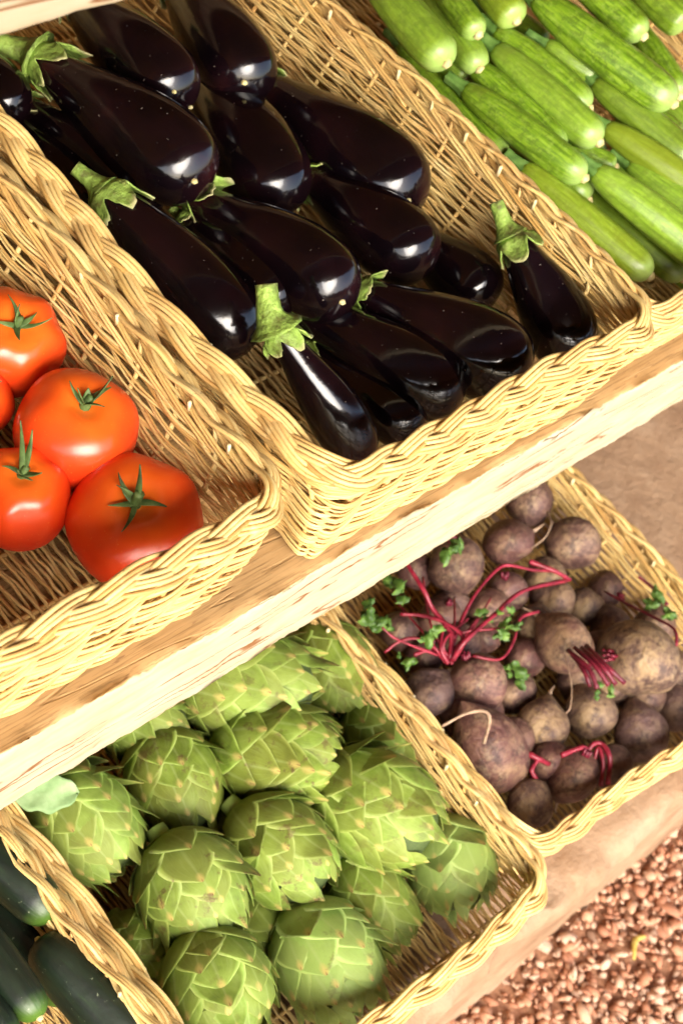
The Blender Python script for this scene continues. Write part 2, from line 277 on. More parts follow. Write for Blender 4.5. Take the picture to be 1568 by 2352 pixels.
# ------------------------------------------------------------------ materials
class NT:
    def __init__(self, name):
        self.m = bpy.data.materials.new(name)
        self.m.use_nodes = True
        self.t = self.m.node_tree
        self.b = self.t.nodes["Principled BSDF"]
    def n(self, typ, **kw):
        nd = self.t.nodes.new("ShaderNode" + typ)
        for k, v in kw.items():
            setattr(nd, k, v)
        return nd
    def l(self, a, b):
        self.t.links.new(a, b)
    def coord(self, kind='Object', scale=None):
        tc = self.n('TexCoord')
        if scale is None:
            return tc.outputs[kind]
        mp = self.n('Mapping')
        mp.inputs['Scale'].default_value = scale
        self.l(tc.outputs[kind], mp.inputs['Vector'])
        return mp.outputs[0]
    def noise(self, vec, scale, detail=4, rough=.55, dist=0):
        nd = self.n('TexNoise')
        nd.inputs['Scale'].default_value = scale
        nd.inputs['Detail'].default_value = detail
        nd.inputs['Roughness'].default_value = rough
        nd.inputs['Distortion'].default_value = dist
        if vec is not None:
            self.l(vec, nd.inputs['Vector'])
        return nd.outputs['Fac']
    def ramp(self, fac, stops):
        r = self.n('ValToRGB')
        e = r.color_ramp.elements
        while len(e) < len(stops):
            e.new(.5)
        for k, (p, c) in enumerate(stops):
            e[k].position = p
            e[k].color = (c[0], c[1], c[2], 1) if not isinstance(c, (int, float)) else (c, c, c, 1)
        self.l(fac, r.inputs[0])
        return r.outputs[0]
    def mix(self, fac, a, b, mode='MIX'):
        x = self.n('MixRGB', blend_type=mode)
        for k, v in ((0, fac), (1, a), (2, b)):
            if isinstance(v, (int, float)):
                x.inputs[k].default_value = v
            elif isinstance(v, tuple):
                x.inputs[k].default_value = (*v, 1)
            else:
                self.l(v, x.inputs[k])
        return x.outputs[0]
    def math(self, op, a, b=None, clamp=False):
        x = self.n('Math', operation=op, use_clamp=clamp)
        for k, v in ((0, a), (1, b)):
            if v is None:
                continue
            if isinstance(v, (int, float)):
                x.inputs[k].default_value = v
            else:
                self.l(v, x.inputs[k])
        return x.outputs[0]
    def tint(self):
        sp = self.n('SeparateColor')
        self.l(self.n('ObjectInfo').outputs['Color'], sp.inputs[0])
        return sp.outputs
    def rand(self):
        return self.n('ObjectInfo').outputs['Random']
    def bump(self, h, strength=.3, dist=.002):
        bp = self.n('Bump')
        bp.inputs['Strength'].default_value = strength
        bp.inputs['Distance'].default_value = dist
        self.l(h, bp.inputs['Height'])
        self.l(bp.outputs[0], self.b.inputs['Normal'])
    def out(self, col=None, rough=.5, spec=None, coat=None, sss=None):
        if col is not None:
            if isinstance(col, tuple):
                self.b.inputs['Base Color'].default_value = (*col, 1)
            else:
                self.l(col, self.b.inputs['Base Color'])
        if isinstance(rough, (int, float)):
            self.b.inputs['Roughness'].default_value = rough
        else:
            self.l(rough, self.b.inputs['Roughness'])
        if spec is not None:
            self.b.inputs['Specular IOR Level'].default_value = spec
        if coat:
            self.b.inputs['Coat Weight'].default_value = coat[0]
            self.b.inputs['Coat Roughness'].default_value = coat[1]
        if sss:
            self.b.inputs['Subsurface Weight'].default_value = sss[0]
            self.b.inputs['Subsurface Radius'].default_value = sss[1]
            self.b.inputs['Subsurface Scale'].default_value = sss[2]
        return self.m

def mat_wicker():
    t = NT('wicker')
    v = t.coord('Object')
    base = t.ramp(t.rand(), [(0, (.50, .295, .085)), (.35, (.64, .44, .155)), (.75, (.74, .565, .235)), (1, (.57, .35, .105))])
    n1 = t.noise(v, 26, 3)
    c = t.mix(t.math('MULTIPLY', t.ramp(n1, [(.42, 0.), (.68, 1.)]), .55), base, (.44, .235, .085))
    n2 = t.noise(v, 55, 3)
    c = t.mix(t.ramp(n2, [(.60, 0.), (.72, .55)]), c, (.82, .64, .30))
    sp = t.noise(v, 240, 2)
    c = t.mix(t.ramp(sp, [(.68, 0.), (.76, .7)]), c, (.22, .10, .035))
    t.bump(t.noise(v, 420, 3), .25, .0008)
    return t.out(c, .42, .45)

def mat_wood(name, dark, light, face):
    t = NT(name)
    v = t.coord('Object', (2.0, 60, 60))
    g = t.noise(v, 2.2, 6, .62, .15)
    big = t.noise(t.coord('Object', (2, 6, 6)), 2.0, 3)
    c = t.ramp(g, [(.28, dark), (.5, tuple((a + b) / 2 for a, b in zip(dark, light))), (.72, light)])
    c = t.mix(t.ramp(big, [(.45, 0.), (.7, .45)]), c, face)
    sp = t.noise(t.coord('Object', (22, 90, 90)), 3.0, 2)
    c = t.mix(t.ramp(sp, [(.66, 0.), (.74, .7)]), c, (.20, .10, .045))
    # sawn face that looks outwards is coloured paler
    geo = t.n('NewGeometry')
    sep = t.n('SeparateXYZ')
    t.l(geo.outputs['Normal'], sep.inputs[0])
    obj = t.n('Attribute')
    obj.attribute_name = 'face_mix'
    fm = obj.outputs['Fac']
    cn = t.noise(t.coord('Object', (2.4, 34, 34)), 1.5, 1.2, .5, .25)
    line = t.ramp(t.math('ABSOLUTE', t.math('SUBTRACT', cn, .5)), [(.0, 1.), (.006, .9), (.014, 0.)])
    cm = t.ramp(t.noise(t.coord('Object', (5, 12, 12)), 2.2, 3), [(.44, 0.), (.50, 1.)])
    crack = t.math('MULTIPLY', line, cm)
    pn = t.noise(t.coord('Object', (7, 40, 40)), 2.4, 5)
    pale = t.ramp(pn, [(.25, (.34, .265, .15)), (.40, (.41, .345, .22)), (.68, (.455, .405, .285))])
    pale = t.mix(crack, pale, (.20, .085, .03))
    bl = t.noise(t.coord('Object', (14, 30, 30)), 2.0, 3)
    pale = t.mix(t.ramp(bl, [(.66, 0.), (.76, .4)]), pale, (.36, .25, .12))
    fine = t.noise(t.coord('Object', (9, 330, 330)), 2.0, 3)
    c = t.mix(t.ramp(fine, [(.36, .6), (.50, 0.)]), c, tuple(q * .55 for q in dark))
    fm = t.ramp(t.math('ADD', fm, t.math('MULTIPLY', t.math('SUBTRACT', t.noise(t.coord('Object', (30, 120, 120)), 1.6, 3), .5), .7)), [(.42, 0.), (.58, 1.)])
    c = t.mix(fm, c, pale)
    t.bump(t.math('SUBTRACT', t.math('ADD', g, t.math('MULTIPLY', pn, .25)), t.math('MULTIPLY', crack, 1.2)), .4, .0012)
    return t.out(c, .68, .25)

def mat_eggplant():
    t = NT('eggplant_skin')
    v = t.coord('Object')
    n = t.noise(v, 14, 3)
    c = t.ramp(n, [(.40, (.0022, .0011, .0018)), (.55, (.006, .0020, .0030)), (.68, (.020, .0050, .0055))])  # reddish brown patches paint broad soft reflections into the skin colour
    dn = t.noise(v, 300, 2)
    c = t.mix(t.ramp(dn, [(.725, 0.), (.78, .35)]), c, (.40, .34, .28))
    r = t.ramp(t.math('ADD', t.math('MULTIPLY', t.noise(v, 17, 4, .65), .75), t.math('MULTIPLY', t.noise(v, 120, 3), .25)), [(.36, .09), (.55, .16), (.68, .34)])
    t.bump(t.math('ADD', t.noise(v, 16, 3), t.math('MULTIPLY', t.noise(v, 75, 3), .22)), .16, .004)
    return t.out(c, r, .5)

def mat_green(name, c1, c2, c3, rough=.5, scale=60, sss=None, bump=.3):
    t = NT(name)
    v = t.coord('Object')
    c = t.ramp(t.noise(v, scale, 4), [(.32, c1), (.52, c2), (.72, c3)])
    t.bump(t.noise(v, scale * 3, 3), bump, .001)
    return t.out(c, rough, .4, sss=sss)

def mat_calyx():
    t = NT('calyx_green')
    v = t.coord('Object')
    c = t.ramp(t.noise(v, 70, 5, .65), [(.30, (.085, .070, .02)), (.43, (.14, .20, .035)), (.58, (.25, .38, .065)), (.72, (.36, .45, .12))])
    uv = t.n('UVMap')
    sep = t.n('SeparateXYZ')
    t.l(uv.outputs[0], sep.inputs[0])
    c = t.mix(t.ramp(sep.outputs[1], [(.80, 0.), (1., .75)]), c, (.42, .36, .19))
    wv = t.noise(t.coord('Object', (1, 1, 1)), 190, 3)
    t.bump(wv, .8, .003)
    return t.out(c, .6, .3)

def mat_tomato():
    t = NT('tomato_skin')
    v = t.coord('Object')
    sep = t.n('SeparateXYZ')
    uv = t.n('UVMap')
    t.l(uv.outputs[0], sep.inputs[0])
    n = t.noise(v, 22, 3)
    k = t.math('ADD', sep.outputs[1], t.math('MULTIPLY', t.math('SUBTRACT', n, .5), .38))
    c = t.ramp(k, [(.0, (.80, .155, .014)), (.22, (.80, .080, .009)), (.5, (.70, .034, .008)), (.85, (.52, .014, .007))])
    fl = t.noise(v, 500, 2)
    c = t.mix(t.ramp(fl, [(.66, 0.), (.78, .3)]), c, (.85, .30, .05))
    t.bump(t.noise(v, 900, 2), .04, .0004)
    return t.out(c, .24, .5, sss=(.15, (1.0, .25, .1), .006))

def mat_zucchini():
    t = NT('zucchini_skin')
    uv = t.n('UVMap')
    mp = t.n('Mapping')
    mp.inputs['Scale'].default_value = (14, 2.2, 1)
    t.l(uv.outputs[0], mp.inputs['Vector'])
    sep = t.n('SeparateXYZ')
    t.l(uv.outputs[0], sep.inputs[0])
    v = t.coord('Object')
    stripes = t.noise(mp.outputs[0], 2.2, 4, .6)
    c = t.ramp(stripes, [(.34, (.050, .120, .004)), (.47, (.110, .225, .008)), (.56, (.175, .315, .014)), (.70, (.26, .42, .034))])
    sp = t.noise(v, 230, 3)
    c = t.mix(t.ramp(sp, [(.50, 0.), (.68, .5)]), c, (.29, .43, .075))
    sp2 = t.noise(v, 105, 5, .75)
    c = t.mix(t.ramp(sp2, [(.50, 0.), (.62, .75)]), c, (.055, .11, .008))
    pt = t.noise(v, 36, 4, .65)
    c = t.mix(t.ramp(pt, [(.54, 0.), (.66, .6)]), c, (.10, .135, .010))
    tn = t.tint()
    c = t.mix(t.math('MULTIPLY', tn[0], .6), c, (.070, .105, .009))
    c = t.mix(t.math('MULTIPLY', tn[1], .4), c, (.27, .32, .020))
    c = t.mix(t.math('MULTIPLY', tn[2], .28), c, (.29, .44, .055))
    c = t.mix(t.ramp(sep.outputs[1], [(.88, 0.), (.985, .6)]), c, (.36, .50, .15))
    t.bump(t.math('ADD', stripes, t.math('MULTIPLY', sp, .3)), .3, .0012)
    return t.out(c, .34, .5, sss=(.08, (.5, 1.0, .2), .004))

def mat_bract():
    t = NT('artichoke_bract')
    uv = t.n('UVMap')
    sep = t.n('SeparateXYZ')
    t.l(uv.outputs[0], sep.inputs[0])
    v = t.coord('Object')
    geo = t.n('NewGeometry')
    wpos = geo.outputs['Position']
    n = t.noise(wpos, 70, 4)
    c = t.ramp(n, [(.30, (.090, .140, .012)), (.5, (.165, .255, .026)), (.7, (.24, .345, .055))])
    c = t.mix(t.math('MULTIPLY', t.rand(), .65), c, (.17, .17, .026))
    tn = t.tint()
    c = t.mix(t.math('MULTIPLY', tn[1], .55), c, (.32, .44, .12))
    # fine veins along the bract
    mp = t.n('Mapping')
    mp.inputs['Scale'].default_value = (30, 1.5, 1)
    t.l(uv.outputs[0], mp.inputs['Vector'])
    vein = t.noise(mp.outputs[0], 1.6, 2)
    c = t.mix(t.ramp(vein, [(.5, 0.), (.75, .35)]), c, (.30, .38, .12))
    mid = t.math('ABSOLUTE', t.math('SUBTRACT', sep.outputs[0], .5))
    c = t.mix(t.ramp(mid, [(.0, .35), (.05, 0.)]), c, (.34, .41, .14))
    edge = t.ramp(mid, [(.45, 0.), (.5, .6)])
    c = t.mix(edge, c, (.30, .35, .085))
    tipv = t.math('SUBTRACT', t.math('ADD', sep.outputs[1], t.math('MULTIPLY', t.math('SUBTRACT', n, .5), .12)), t.math('MULTIPLY', mid, .42))
    tip = t.ramp(tipv, [(.80, 0.), (.90, .85)])
    c = t.mix(tip, c, (.50, .40, .12))
    spine = t.ramp(t.math('SUBTRACT', sep.outputs[1], t.math('MULTIPLY', mid, .5)), [(.93, 0.), (.97, .9)])
    c = t.mix(spine, c, (.20, .10, .035))
    br = t.noise(wpos, 55, 5, .7)
    bm = t.math('MULTIPLY', t.ramp(br, [(.56, 0.), (.64, .9)]), t.ramp(sep.outputs[1], [(.25, .3), (.85, .9)]))
    c = t.mix(t.math('MULTIPLY', bm, tn[0]), c, (.10, .050, .022))
    t.bump(t.math('ADD', vein, t.math('MULTIPLY', t.noise(v, 260, 3), .5)), .3, .0010)
    return t.out(c, .55, .35)

def mat_beet():
    t = NT('beet_skin')
    v = t.coord('Object')
    n = t.noise(v, 42, 6, .68, .4)
    c = t.ramp(n, [(.38, (.030, .014, .013)), (.47, (.085, .042, .035)), (.54, (.150, .085, .060)), (.62, (.26, .165, .095)), (.70, (.39, .29, .16))])
    tn = t.tint()
    c = t.mix(t.math('MULTIPLY', tn[0], t.ramp(n, [(.42, .10), (.58, .75)])), c, (.31, .215, .10))
    c = t.mix(t.math('MULTIPLY', tn[1], .32), c, (.19, .062, .050))
    c = t.mix(t.math('MULTIPLY', tn[2], .35), c, (.19, .125, .115))
    d = t.noise(v, 70, 5, .7)
    c = t.mix(t.ramp(d, [(.50, 0.), (.62, .8)]), c, (.045, .021, .017))
    d2 = t.noise(v, 65, 5, .7)
    c = t.mix(t.ramp(d2, [(.55, 0.), (.70, .6)]), c, (.34, .24, .14))
    t.bump(t.math('ADD', n, t.math('MULTIPLY', t.noise(v, 150, 4), .7)), .8, .0035)
    return t.out(c, .55, .35)

def mat_cuke():
    t = NT('cucumber_skin')
    uv = t.n('UVMap')
    sep = t.n('SeparateXYZ')
    t.l(uv.outputs[0], sep.inputs[0])
    mp = t.n('Mapping')
    mp.inputs['Scale'].default_value = (10, 1.5, 1)
    t.l(uv.outputs[0], mp.inputs['Vector'])
    v = t.coord('Object')
    s = t.noise(mp.outputs[0], 2.0, 3)
    c = t.ramp(s, [(.35, (.0040, .0085, .0045)), (.6, (.0075, .0165, .0070)), (.78, (.018, .038, .011))])
    c = t.mix(t.ramp(sep.outputs[1], [(.84, 0.), (1.0, .8)]), c, (.08, .17, .015))
    sp = t.noise(v, 260, 2)
    c = t.mix(t.ramp(sp, [(.70, 0.), (.76, .5)]), c, (.25, .28, .18))
    t.bump(t.math('ADD', s, t.math('MULTIPLY', t.noise(v, 110, 3), .6)), .35, .0016)
    return t.out(c, .44, .5)

def mat_gravel(name):
    t = NT(name)
    geo = t.n('NewGeometry')
    c = t.ramp(geo.outputs['Random Per Island'], [(0, (.30, .13, .07)), (.25, (.36, .155, .082)), (.5, (.43, .215, .120)), (.75, (.48, .285, .18)), (.93, (.54, .36, .25)), (1., (.27, .16, .10))])
    n = t.noise(geo.outputs['Position'], 260, 3)
    c = t.mix(t.ramp(n, [(.45, 0.), (.75, .4)]), c, (.32, .15, .085))
    t.bump(n, .3, .001)
    return t.out(c, .7, .3)

def mat_earth():
    t = NT('red_earth')
    geo = t.n('NewGeometry')
    n = t.noise(geo.outputs['Position'], 90, 5)
    c = t.ramp(n, [(.35, (.22, .10, .055)), (.6, (.33, .165, .09)), (.75, (.42, .24, .14))])
    t.bump(n, .6, .006)
    return t.out(c, .85, .2)

def mat_adobe():
    t = NT('adobe')
    v = t.coord('Object')
    n = t.noise(v, 9, 6, .62)
    c = t.ramp(n, [(.30, (.20, .115, .064)), (.5, (.275, .172, .100)), (.70, (.34, .235, .15))])
    n2 = t.noise(v, 38, 5, .6)
    c = t.mix(t.ramp(n2, [(.55, 0.), (.72, .5)]), c, (.40, .27, .165))
    n3 = t.noise(v, 30, 3)
    c = t.mix(t.ramp(n3, [(.62, 0.), (.75, .5)]), c, (.20, .105, .055))
    t.bump(t.math('ADD', n2, t.math('MULTIPLY', t.noise(v, 160, 4), .35)), .6, .006)
    return t.out(c, .85, .2)

WICKER = mat_wicker()
WOOD = mat_wood('sawn_wood', (.34, .195, .072), (.49, .31, .135), (.41, .24, .09))
ROOFWOOD = mat_wood('roof_boards', (.11, .055, .026), (.20, .105, .052), (.15, .075, .036))
CUTWOOD = mat_green('cut_wicker', (.66, .50, .22), (.80, .66, .36), (.84, .74, .48), .5, 120)
EGG = mat_eggplant()
CALYX = mat_calyx()
TOM = mat_tomato()
SEPAL = mat_green('tomato_sepal', (.035, .050, .015), (.075, .13, .03), (.16, .23, .07), .55, 90)
ZUC = mat_zucchini()
ZSTEM = mat_green('zucchini_stem', (.06, .13, .02), (.11, .22, .04), (.20, .33, .08), .55, 80)
PALE = mat_green('pale_scar', (.42, .33, .13), (.58, .50, .22), (.68, .60, .34), .7, 200)
BRACT = mat_bract()
GAPSHADE = mat_green('artichoke_gap_shade', (.035, .055, .012), (.06, .09, .02), (.09, .12, .03), .7, 60)  # dark olive core colour paints the shade in gaps between bracts
GREYLEAF = mat_green('grey_leaf', (.13, .22, .075), (.19, .29, .115), (.27, .37, .17), .7, 60, bump=.6)
BEET = mat_beet()
STALK = mat_green('beet_stalk', (.11, .004, .011), (.21, .010, .024), (.34, .032, .055), .4, 70)
DARKSTALK = mat_green('dark_beet_stalk', (.075, .004, .012), (.13, .007, .020), (.22, .018, .035), .45, 70)
BLEAF = mat_green('beet_leaf', (.030, .070, .010), (.065, .13, .018), (.15, .25, .04), .5, 90)
ROOT = mat_green('beet_root', (.20, .12, .08), (.32, .21, .13), (.45, .33, .22), .7, 120)
CUKE = mat_cuke()
GRAVEL = mat_gravel('gravel_stone')
EARTH = mat_earth()
ADOBE = mat_adobe()
PETAL = mat_green('dry_petal', (.36, .24, .04), (.46, .34, .07), (.56, .45, .14), .6, 200)

# ------------------------------------------------------------------ helpers
def mesh_from(name, V, F, uv=None, smooth=True, mat=None):
    """V (n,3) array, F (m,k) int array of equal-size faces or a list of such arrays."""
    V = np.asarray(V, dtype=np.float32)
    Fs = F if isinstance(F, list) else [F]
    me = bpy.data.meshes.new(name)
    loops = np.concatenate([f.reshape(-1) for f in Fs]).astype(np.int32)
    sizes = np.concatenate([np.full(len(f), f.shape[1]) for f in Fs]).astype(np.int32)
    starts = np.concatenate([[0], np.cumsum(sizes)[:-1]]).astype(np.int32)
    me.vertices.add(len(V))
    me.vertices.foreach_set('co', V.reshape(-1))
    me.loops.add(len(loops))
    me.loops.foreach_set('vertex_index', loops)
    me.polygons.add(len(sizes))
    me.polygons.foreach_set('loop_start', starts)
    me.polygons.foreach_set('loop_total', sizes)
    me.polygons.foreach_set('use_smooth', np.full(len(sizes), smooth))
    if uv is not None:
        lay = me.uv_layers.new(name='UVMap')
        lay.data.foreach_set('uv', np.asarray(uv, dtype=np.float32)[loops].reshape(-1))
    me.update(calc_edges=True)
    if mat:
        me.materials.append(mat)
    return me

def obj(name, me, parent=None, loc=None):
    o = bpy.data.objects.new(name, me)
    COL.objects.link(o)
    if parent is not None:
        o.parent = parent
    if loc is not None:
        o.location = loc
    return o

def thing(name, label, cat, loc=(0, 0, 0), rotz=0, group=None):
    o = bpy.data.objects.new(name, None)
    o.empty_display_size = .02
    COL.objects.link(o)
    o.location = loc
    o.rotation_euler = (0, 0, rotz)
    tag(o, label, cat, group)
    return o

def tag(o, label, cat, group=None):
    o['label'] = label
    o['category'] = cat
    if group:
        o['group'] = group

def grid_faces(nu, nv, closed_u=False, flip=False):
    """vertices indexed [v*nu+u]"""
    u = np.arange(nu if closed_u else nu - 1)
    v = np.arange(nv - 1)
    U, Vv = np.meshgrid(u, v)
    U = U.ravel(); Vv = Vv.ravel()
    U2 = (U + 1) % nu
    f = np.stack([Vv * nu + U, Vv * nu + U2, (Vv + 1) * nu + U2, (Vv + 1) * nu + U], 1)
    return f[:, ::-1] if flip else f

def norm(a):
    return a / (np.linalg.norm(a, axis=-1, keepdims=True) + 1e-12)

def tube(P, r, sides=6, closed=False, ref=None):
    """returns V, F of a tube along the polyline P; r scalar or array"""
    P = np.asarray(P, float)
    n = len(P)
    if closed:
        T = norm(np.roll(P, -1, 0) - np.roll(P, 1, 0))
    else:
        T = norm(np.gradient(P, axis=0))
    if ref is None:
        ref = np.array([0, 0, 1.0]) if np.abs(T[:, 2]).mean() < .8 else np.array([1.0, 0, 0])
    A = norm(np.cross(T, ref))
    B = np.cross(T, A)
    a = np.linspace(0, 2 * np.pi, sides, endpoint=False)
    r = np.broadcast_to(np.asarray(r, float), (n,))
    V = P[:, None, :] + r[:, None, None] * (np.cos(a)[None, :, None] * A[:, None, :] + np.sin(a)[None, :, None] * B[:, None, :])
    V = V.reshape(-1, 3)
    F = grid_faces(sides, n, True)
    if closed:
        u = np.arange(sides); u2 = (u + 1) % sides
        F = np.concatenate([F, np.stack([(n - 1) * sides + u, (n - 1) * sides + u2, u2, u], 1)])
    return V, F

def join(parts):
    Vs, Fs, off = [], [], 0
    for V, F in parts:
        Vs.append(V); Fs.append(F + off); off += len(V)
    return np.concatenate(Vs), np.concatenate(Fs)

def capped(P, r, sides=6):
    """tube with its ends drawn to a point"""
    P = np.asarray(P, float)
    r = np.broadcast_to(np.asarray(r, float), (len(P),)).copy()
    t0 = norm(P[0] - P[1]); t1 = norm(P[-1] - P[-2])
    P = np.concatenate([[P[0] + t0 * r[0] * .05], P, [P[-1] + t1 * r[-1] * .05]])
    r = np.concatenate([[1e-5], r, [1e-5]])
    return tube(P, r, sides)

def smoothline(pts, n):
    """Catmull-Rom through pts"""
    pts = np.asarray(pts, float)
    p = np.concatenate([[2 * pts[0] - pts[1]], pts, [2 * pts[-1] - pts[-2]]])
    m = len(pts) - 1
    t = np.linspace(0, m - 1e-9, n)
    i = t.astype(int); f = (t - i)[:, None]
    a, b, c, d = p[i], p[i + 1], p[i + 2], p[i + 3]
    return .5 * ((2 * b) + (-a + c) * f + (2 * a - 5 * b + 4 * c - d) * f ** 2 + (-a + 3 * b - 3 * c + d) * f ** 3)

def frame(axis, hint=(0, 0, 1)):
    t = np.asarray(axis, float); t = t / np.linalg.norm(t)
    h = np.asarray(hint, float)
    if abs(t @ (h / np.linalg.norm(h))) > .97:
        h = np.array([1.0, 0, 0])
    up = h - (h @ t) * t; up /= np.linalg.norm(up)
    return t, up, np.cross(t, up)

# ------------------------------------------------------------------ the setting
H_LOW = -0.4029                                     # top of the low adobe bench
GROUND = -0.65

def plane(name, x0, x1, y0, y1, z, mat):
    V = np.array([(x0, y0, z), (x1, y0, z), (x1, y1, z), (x0, y1, z)])
    o = obj(name, mesh_from(name, V, np.array([[0, 1, 2, 3]]), mat=mat))
    o['kind'] = 'structure'
    return o
plane('ground', -30, 30, -30, 30, GROUND, EARTH)

def rough_slab(x0, x1, y0, y1, zt, zb, mat, seed, nx=420, edge=.006, chip=.004, roundr=.004, ybot=0.0):
    """long slab whose front edge (y0) is uneven: profile rings along x"""
    rg = np.random.default_rng(seed)
    xs = np.linspace(x0, x1, nx)
    def fbm(sc, seed2):
        r2 = np.random.default_rng(seed2)
        o = np.zeros(nx)
        for k in range(5):
            f = 2 ** k / sc; a = .55 ** k
            o += a * np.sin(2 * np.pi * xs * f + r2.uniform(0, 7)) * np.sin(2 * np.pi * xs * f * .63 + r2.uniform(0, 7))
        return o
    prof = []  # (y, z, jitter_y, jitter_z, face)
    for y in np.linspace(y1, y0 + .10, 5):
        prof.append((y, zt, 0, .0, 0))
    for y in np.linspace(y0 + .09, y0 + roundr + .006, 9):
        prof.append((y, zt, 0, .0004, 0))
    for a in np.linspace(0, math.pi / 2, 6)[1:]:
        prof.append((y0 + roundr * (1 - math.sin(a)), zt - roundr * (1 - math.cos(a)), edge, chip * .5, min(1, max(0, (a / (math.pi / 2) - .25) * 2.2))))
    for k, z in enumerate(np.linspace(zt - roundr, zb + roundr, 12)[1:-1]):
        prof.append((y0 + ybot * (k + 1) / 11, z, edge * .5, 0, 1))
    for a in np.linspace(0, math.pi / 2, 4):
        prof.append((y0 + ybot + roundr * (1 - math.cos(a)), zb + roundr * (1 - math.sin(a)), edge * .55, chip * .5, 1))
    for y in np.linspace(y0 + .02, y1, 4):
        prof.append((y, zb, 0, 0, .2))
    prof.append((y1, zt, 0, 0, 0))
    n = len(prof)
    V = np.zeros((n, nx, 3)); FM = np.zeros((n, nx))
    base = fbm(.55, seed + 1)
    for k, (y, z, jy, jz, fm) in enumerate(prof):
        wob = .6 * base + .5 * fbm(.09, seed + 20 + k // 4) + .25 * rg.normal(0, 1, nx) * (.5 if jy else 0)
        V[k, :, 0] = xs
        V[k, :, 1] = y + jy * wob * .6
        V[k, :, 2] = z + jz * (fbm(.12, seed + 60 + k // 3) - .4)
        FM[k] = fm
    FMn = FM + .3 * (fbm(.07, seed + 3)) * ((FM > .15) & (FM < .98))
    me = mesh_from('slab', V.reshape(-1, 3), grid_faces(nx, n, False, True), mat=mat)
    at = me.attributes.new('face_mix', 'FLOAT', 'POINT')
    at.data.foreach_set('value', np.clip(FMn, 0, 1).reshape(-1).astype(np.float32))
    return me

bench = obj('adobe_bench', rough_slab(-1.6, 2.6, -.2519, .95, H_LOW, GROUND - .02, ADOBE, 4, nx=520, edge=.012, chip=.006, roundr=.018))
tag(bench, 'low brown adobe bench with uneven rounded edge carrying the lower baskets', 'bench')
shelf = obj('shelf_plank', rough_slab(-1.6, 2.6, 0.0, .75, 0.0, -.0919, WOOD, 9, nx=1400, edge=.0035, chip=.0025, roundr=.0035))
tag(shelf, 'thick sawn wooden plank with pale cracked front face under the eggplant basket', 'shelf plank')
upper = obj('shelf_plank', rough_slab(-1.6, 2.6, .1672, .90, .49, .40, WOOD, 23, nx=500, edge=.003, chip=.003, roundr=.005))
tag(upper, 'cream shelf plank above the eggplants, only its lower edge in view', 'shelf plank')

# porch roof added unseen, for shade: boards on the underside, eave in front
def shade_roof():
    x0, x1, y0, y1, z0, z1 = -14.0, 14.0, -1.55, 1.5, 1.75, 2.0
    parts = []
    n = 24
    for k in range(n):
        a = y0 + (y1 - y0) * k / n; b = y0 + (y1 - y0) * (k + 1) / n - .006
        za = z0 + (z1 - z0) * k / n; zb = z0 + (z1 - z0) * (k + 1) / n
        V = np.array([(x, y, z + dz) for dz in (0, .025) for (y, z) in ((a, za), (b, zb)) for x in (x0, x1)])
        F = np.array([(0, 2, 3, 1), (4, 5, 7, 6), (0, 1, 5, 4), (2, 6, 7, 3), (0, 4, 6, 2), (1, 3, 7, 5)])
        parts.append((V, F))
    V, F = join(parts)
    o = obj('shade_roof', mesh_from('shade_roof', V, F, smooth=False, mat=ROOFWOOD))
    o['kind'] = 'structure'
shade_roof()
wall = obj('wall', rough_slab(-14, 14, 1.2, 1.45, 2.2, GROUND - .05, ADOBE, 31, nx=120, edge=.01, chip=.01, roundr=.01))  # unseen back wall, added to keep sky out of the eggplants' reflections
wall['kind'] = 'structure'

# gravel: thousands of chips in one mesh
def icosa():
    p = (1 + 5 ** .5) / 2
    v = np.array([(-1, p, 0), (1, p, 0), (-1, -p, 0), (1, -p, 0), (0, -1, p), (0, 1, p), (0, -1, -p), (0, 1, -p), (p, 0, -1), (p, 0, 1), (-p, 0, -1), (-p, 0, 1)], float)
    f = np.array([(0, 11, 5), (0, 5, 1), (0, 1, 7), (0, 7, 10), (0, 10, 11), (1, 5, 9), (5, 11, 4), (11, 10, 2), (10, 7, 6), (7, 1, 8), (3, 9, 4), (3, 4, 2), (3, 2, 6), (3, 6, 8), (3, 8, 9), (4, 9, 5), (2, 4, 11), (6, 2, 10), (8, 6, 7), (9, 8, 1)])
    return norm(v), f
def gravel():
    v0, f0 = icosa()
    N = 27000
    g = np.random.default_rng(3)
    V = np.repeat(v0[None], N, 0) * g.uniform(.72, 1.2, (N, 12, 1))
    size = np.clip(g.lognormal(math.log(.0043), .36, N), .0025, .012)
    sc = np.stack([size * g.uniform(.9, 1.7, N), size * g.uniform(.7, 1.05, N), size * g.uniform(.4, .75, N)], 1)
    V = V * sc[:, None, :]
    def rot(ax, ang):
        c, s = np.cos(ang), np.sin(ang); Rm = np.zeros((N, 3, 3)); i, j = [(1, 2), (2, 0), (0, 1)][ax]
        Rm[:, ax, ax] = 1; Rm[:, i, i] = c; Rm[:, j, j] = c; Rm[:, i, j] = -s; Rm[:, j, i] = s
        return Rm
    Rm = rot(2, g.uniform(0, 6.28, N)) @ rot(0, g.normal(0, .45, N)) @ rot(1, g.normal(0, .45, N))
    V = np.einsum('nij,nkj->nki', Rm, V)
    pos = np.stack([g.uniform(-.1, 1.35, N), g.uniform(-1.15, -.245, N), GROUND + g.uniform(.001, .010, N)], 1)
    V = V + pos[:, None, :]
    F = (f0[None] + (np.arange(N) * 12)[:, None, None]).reshape(-1, 3)
    o = obj('gravel', mesh_from('gravel', V.reshape(-1, 3), F, smooth=True, mat=GRAVEL))
    tag(o, 'loose reddish brown gravel in front of the low bench', 'gravel')
    o['kind'] = 'stuff'
gravel()

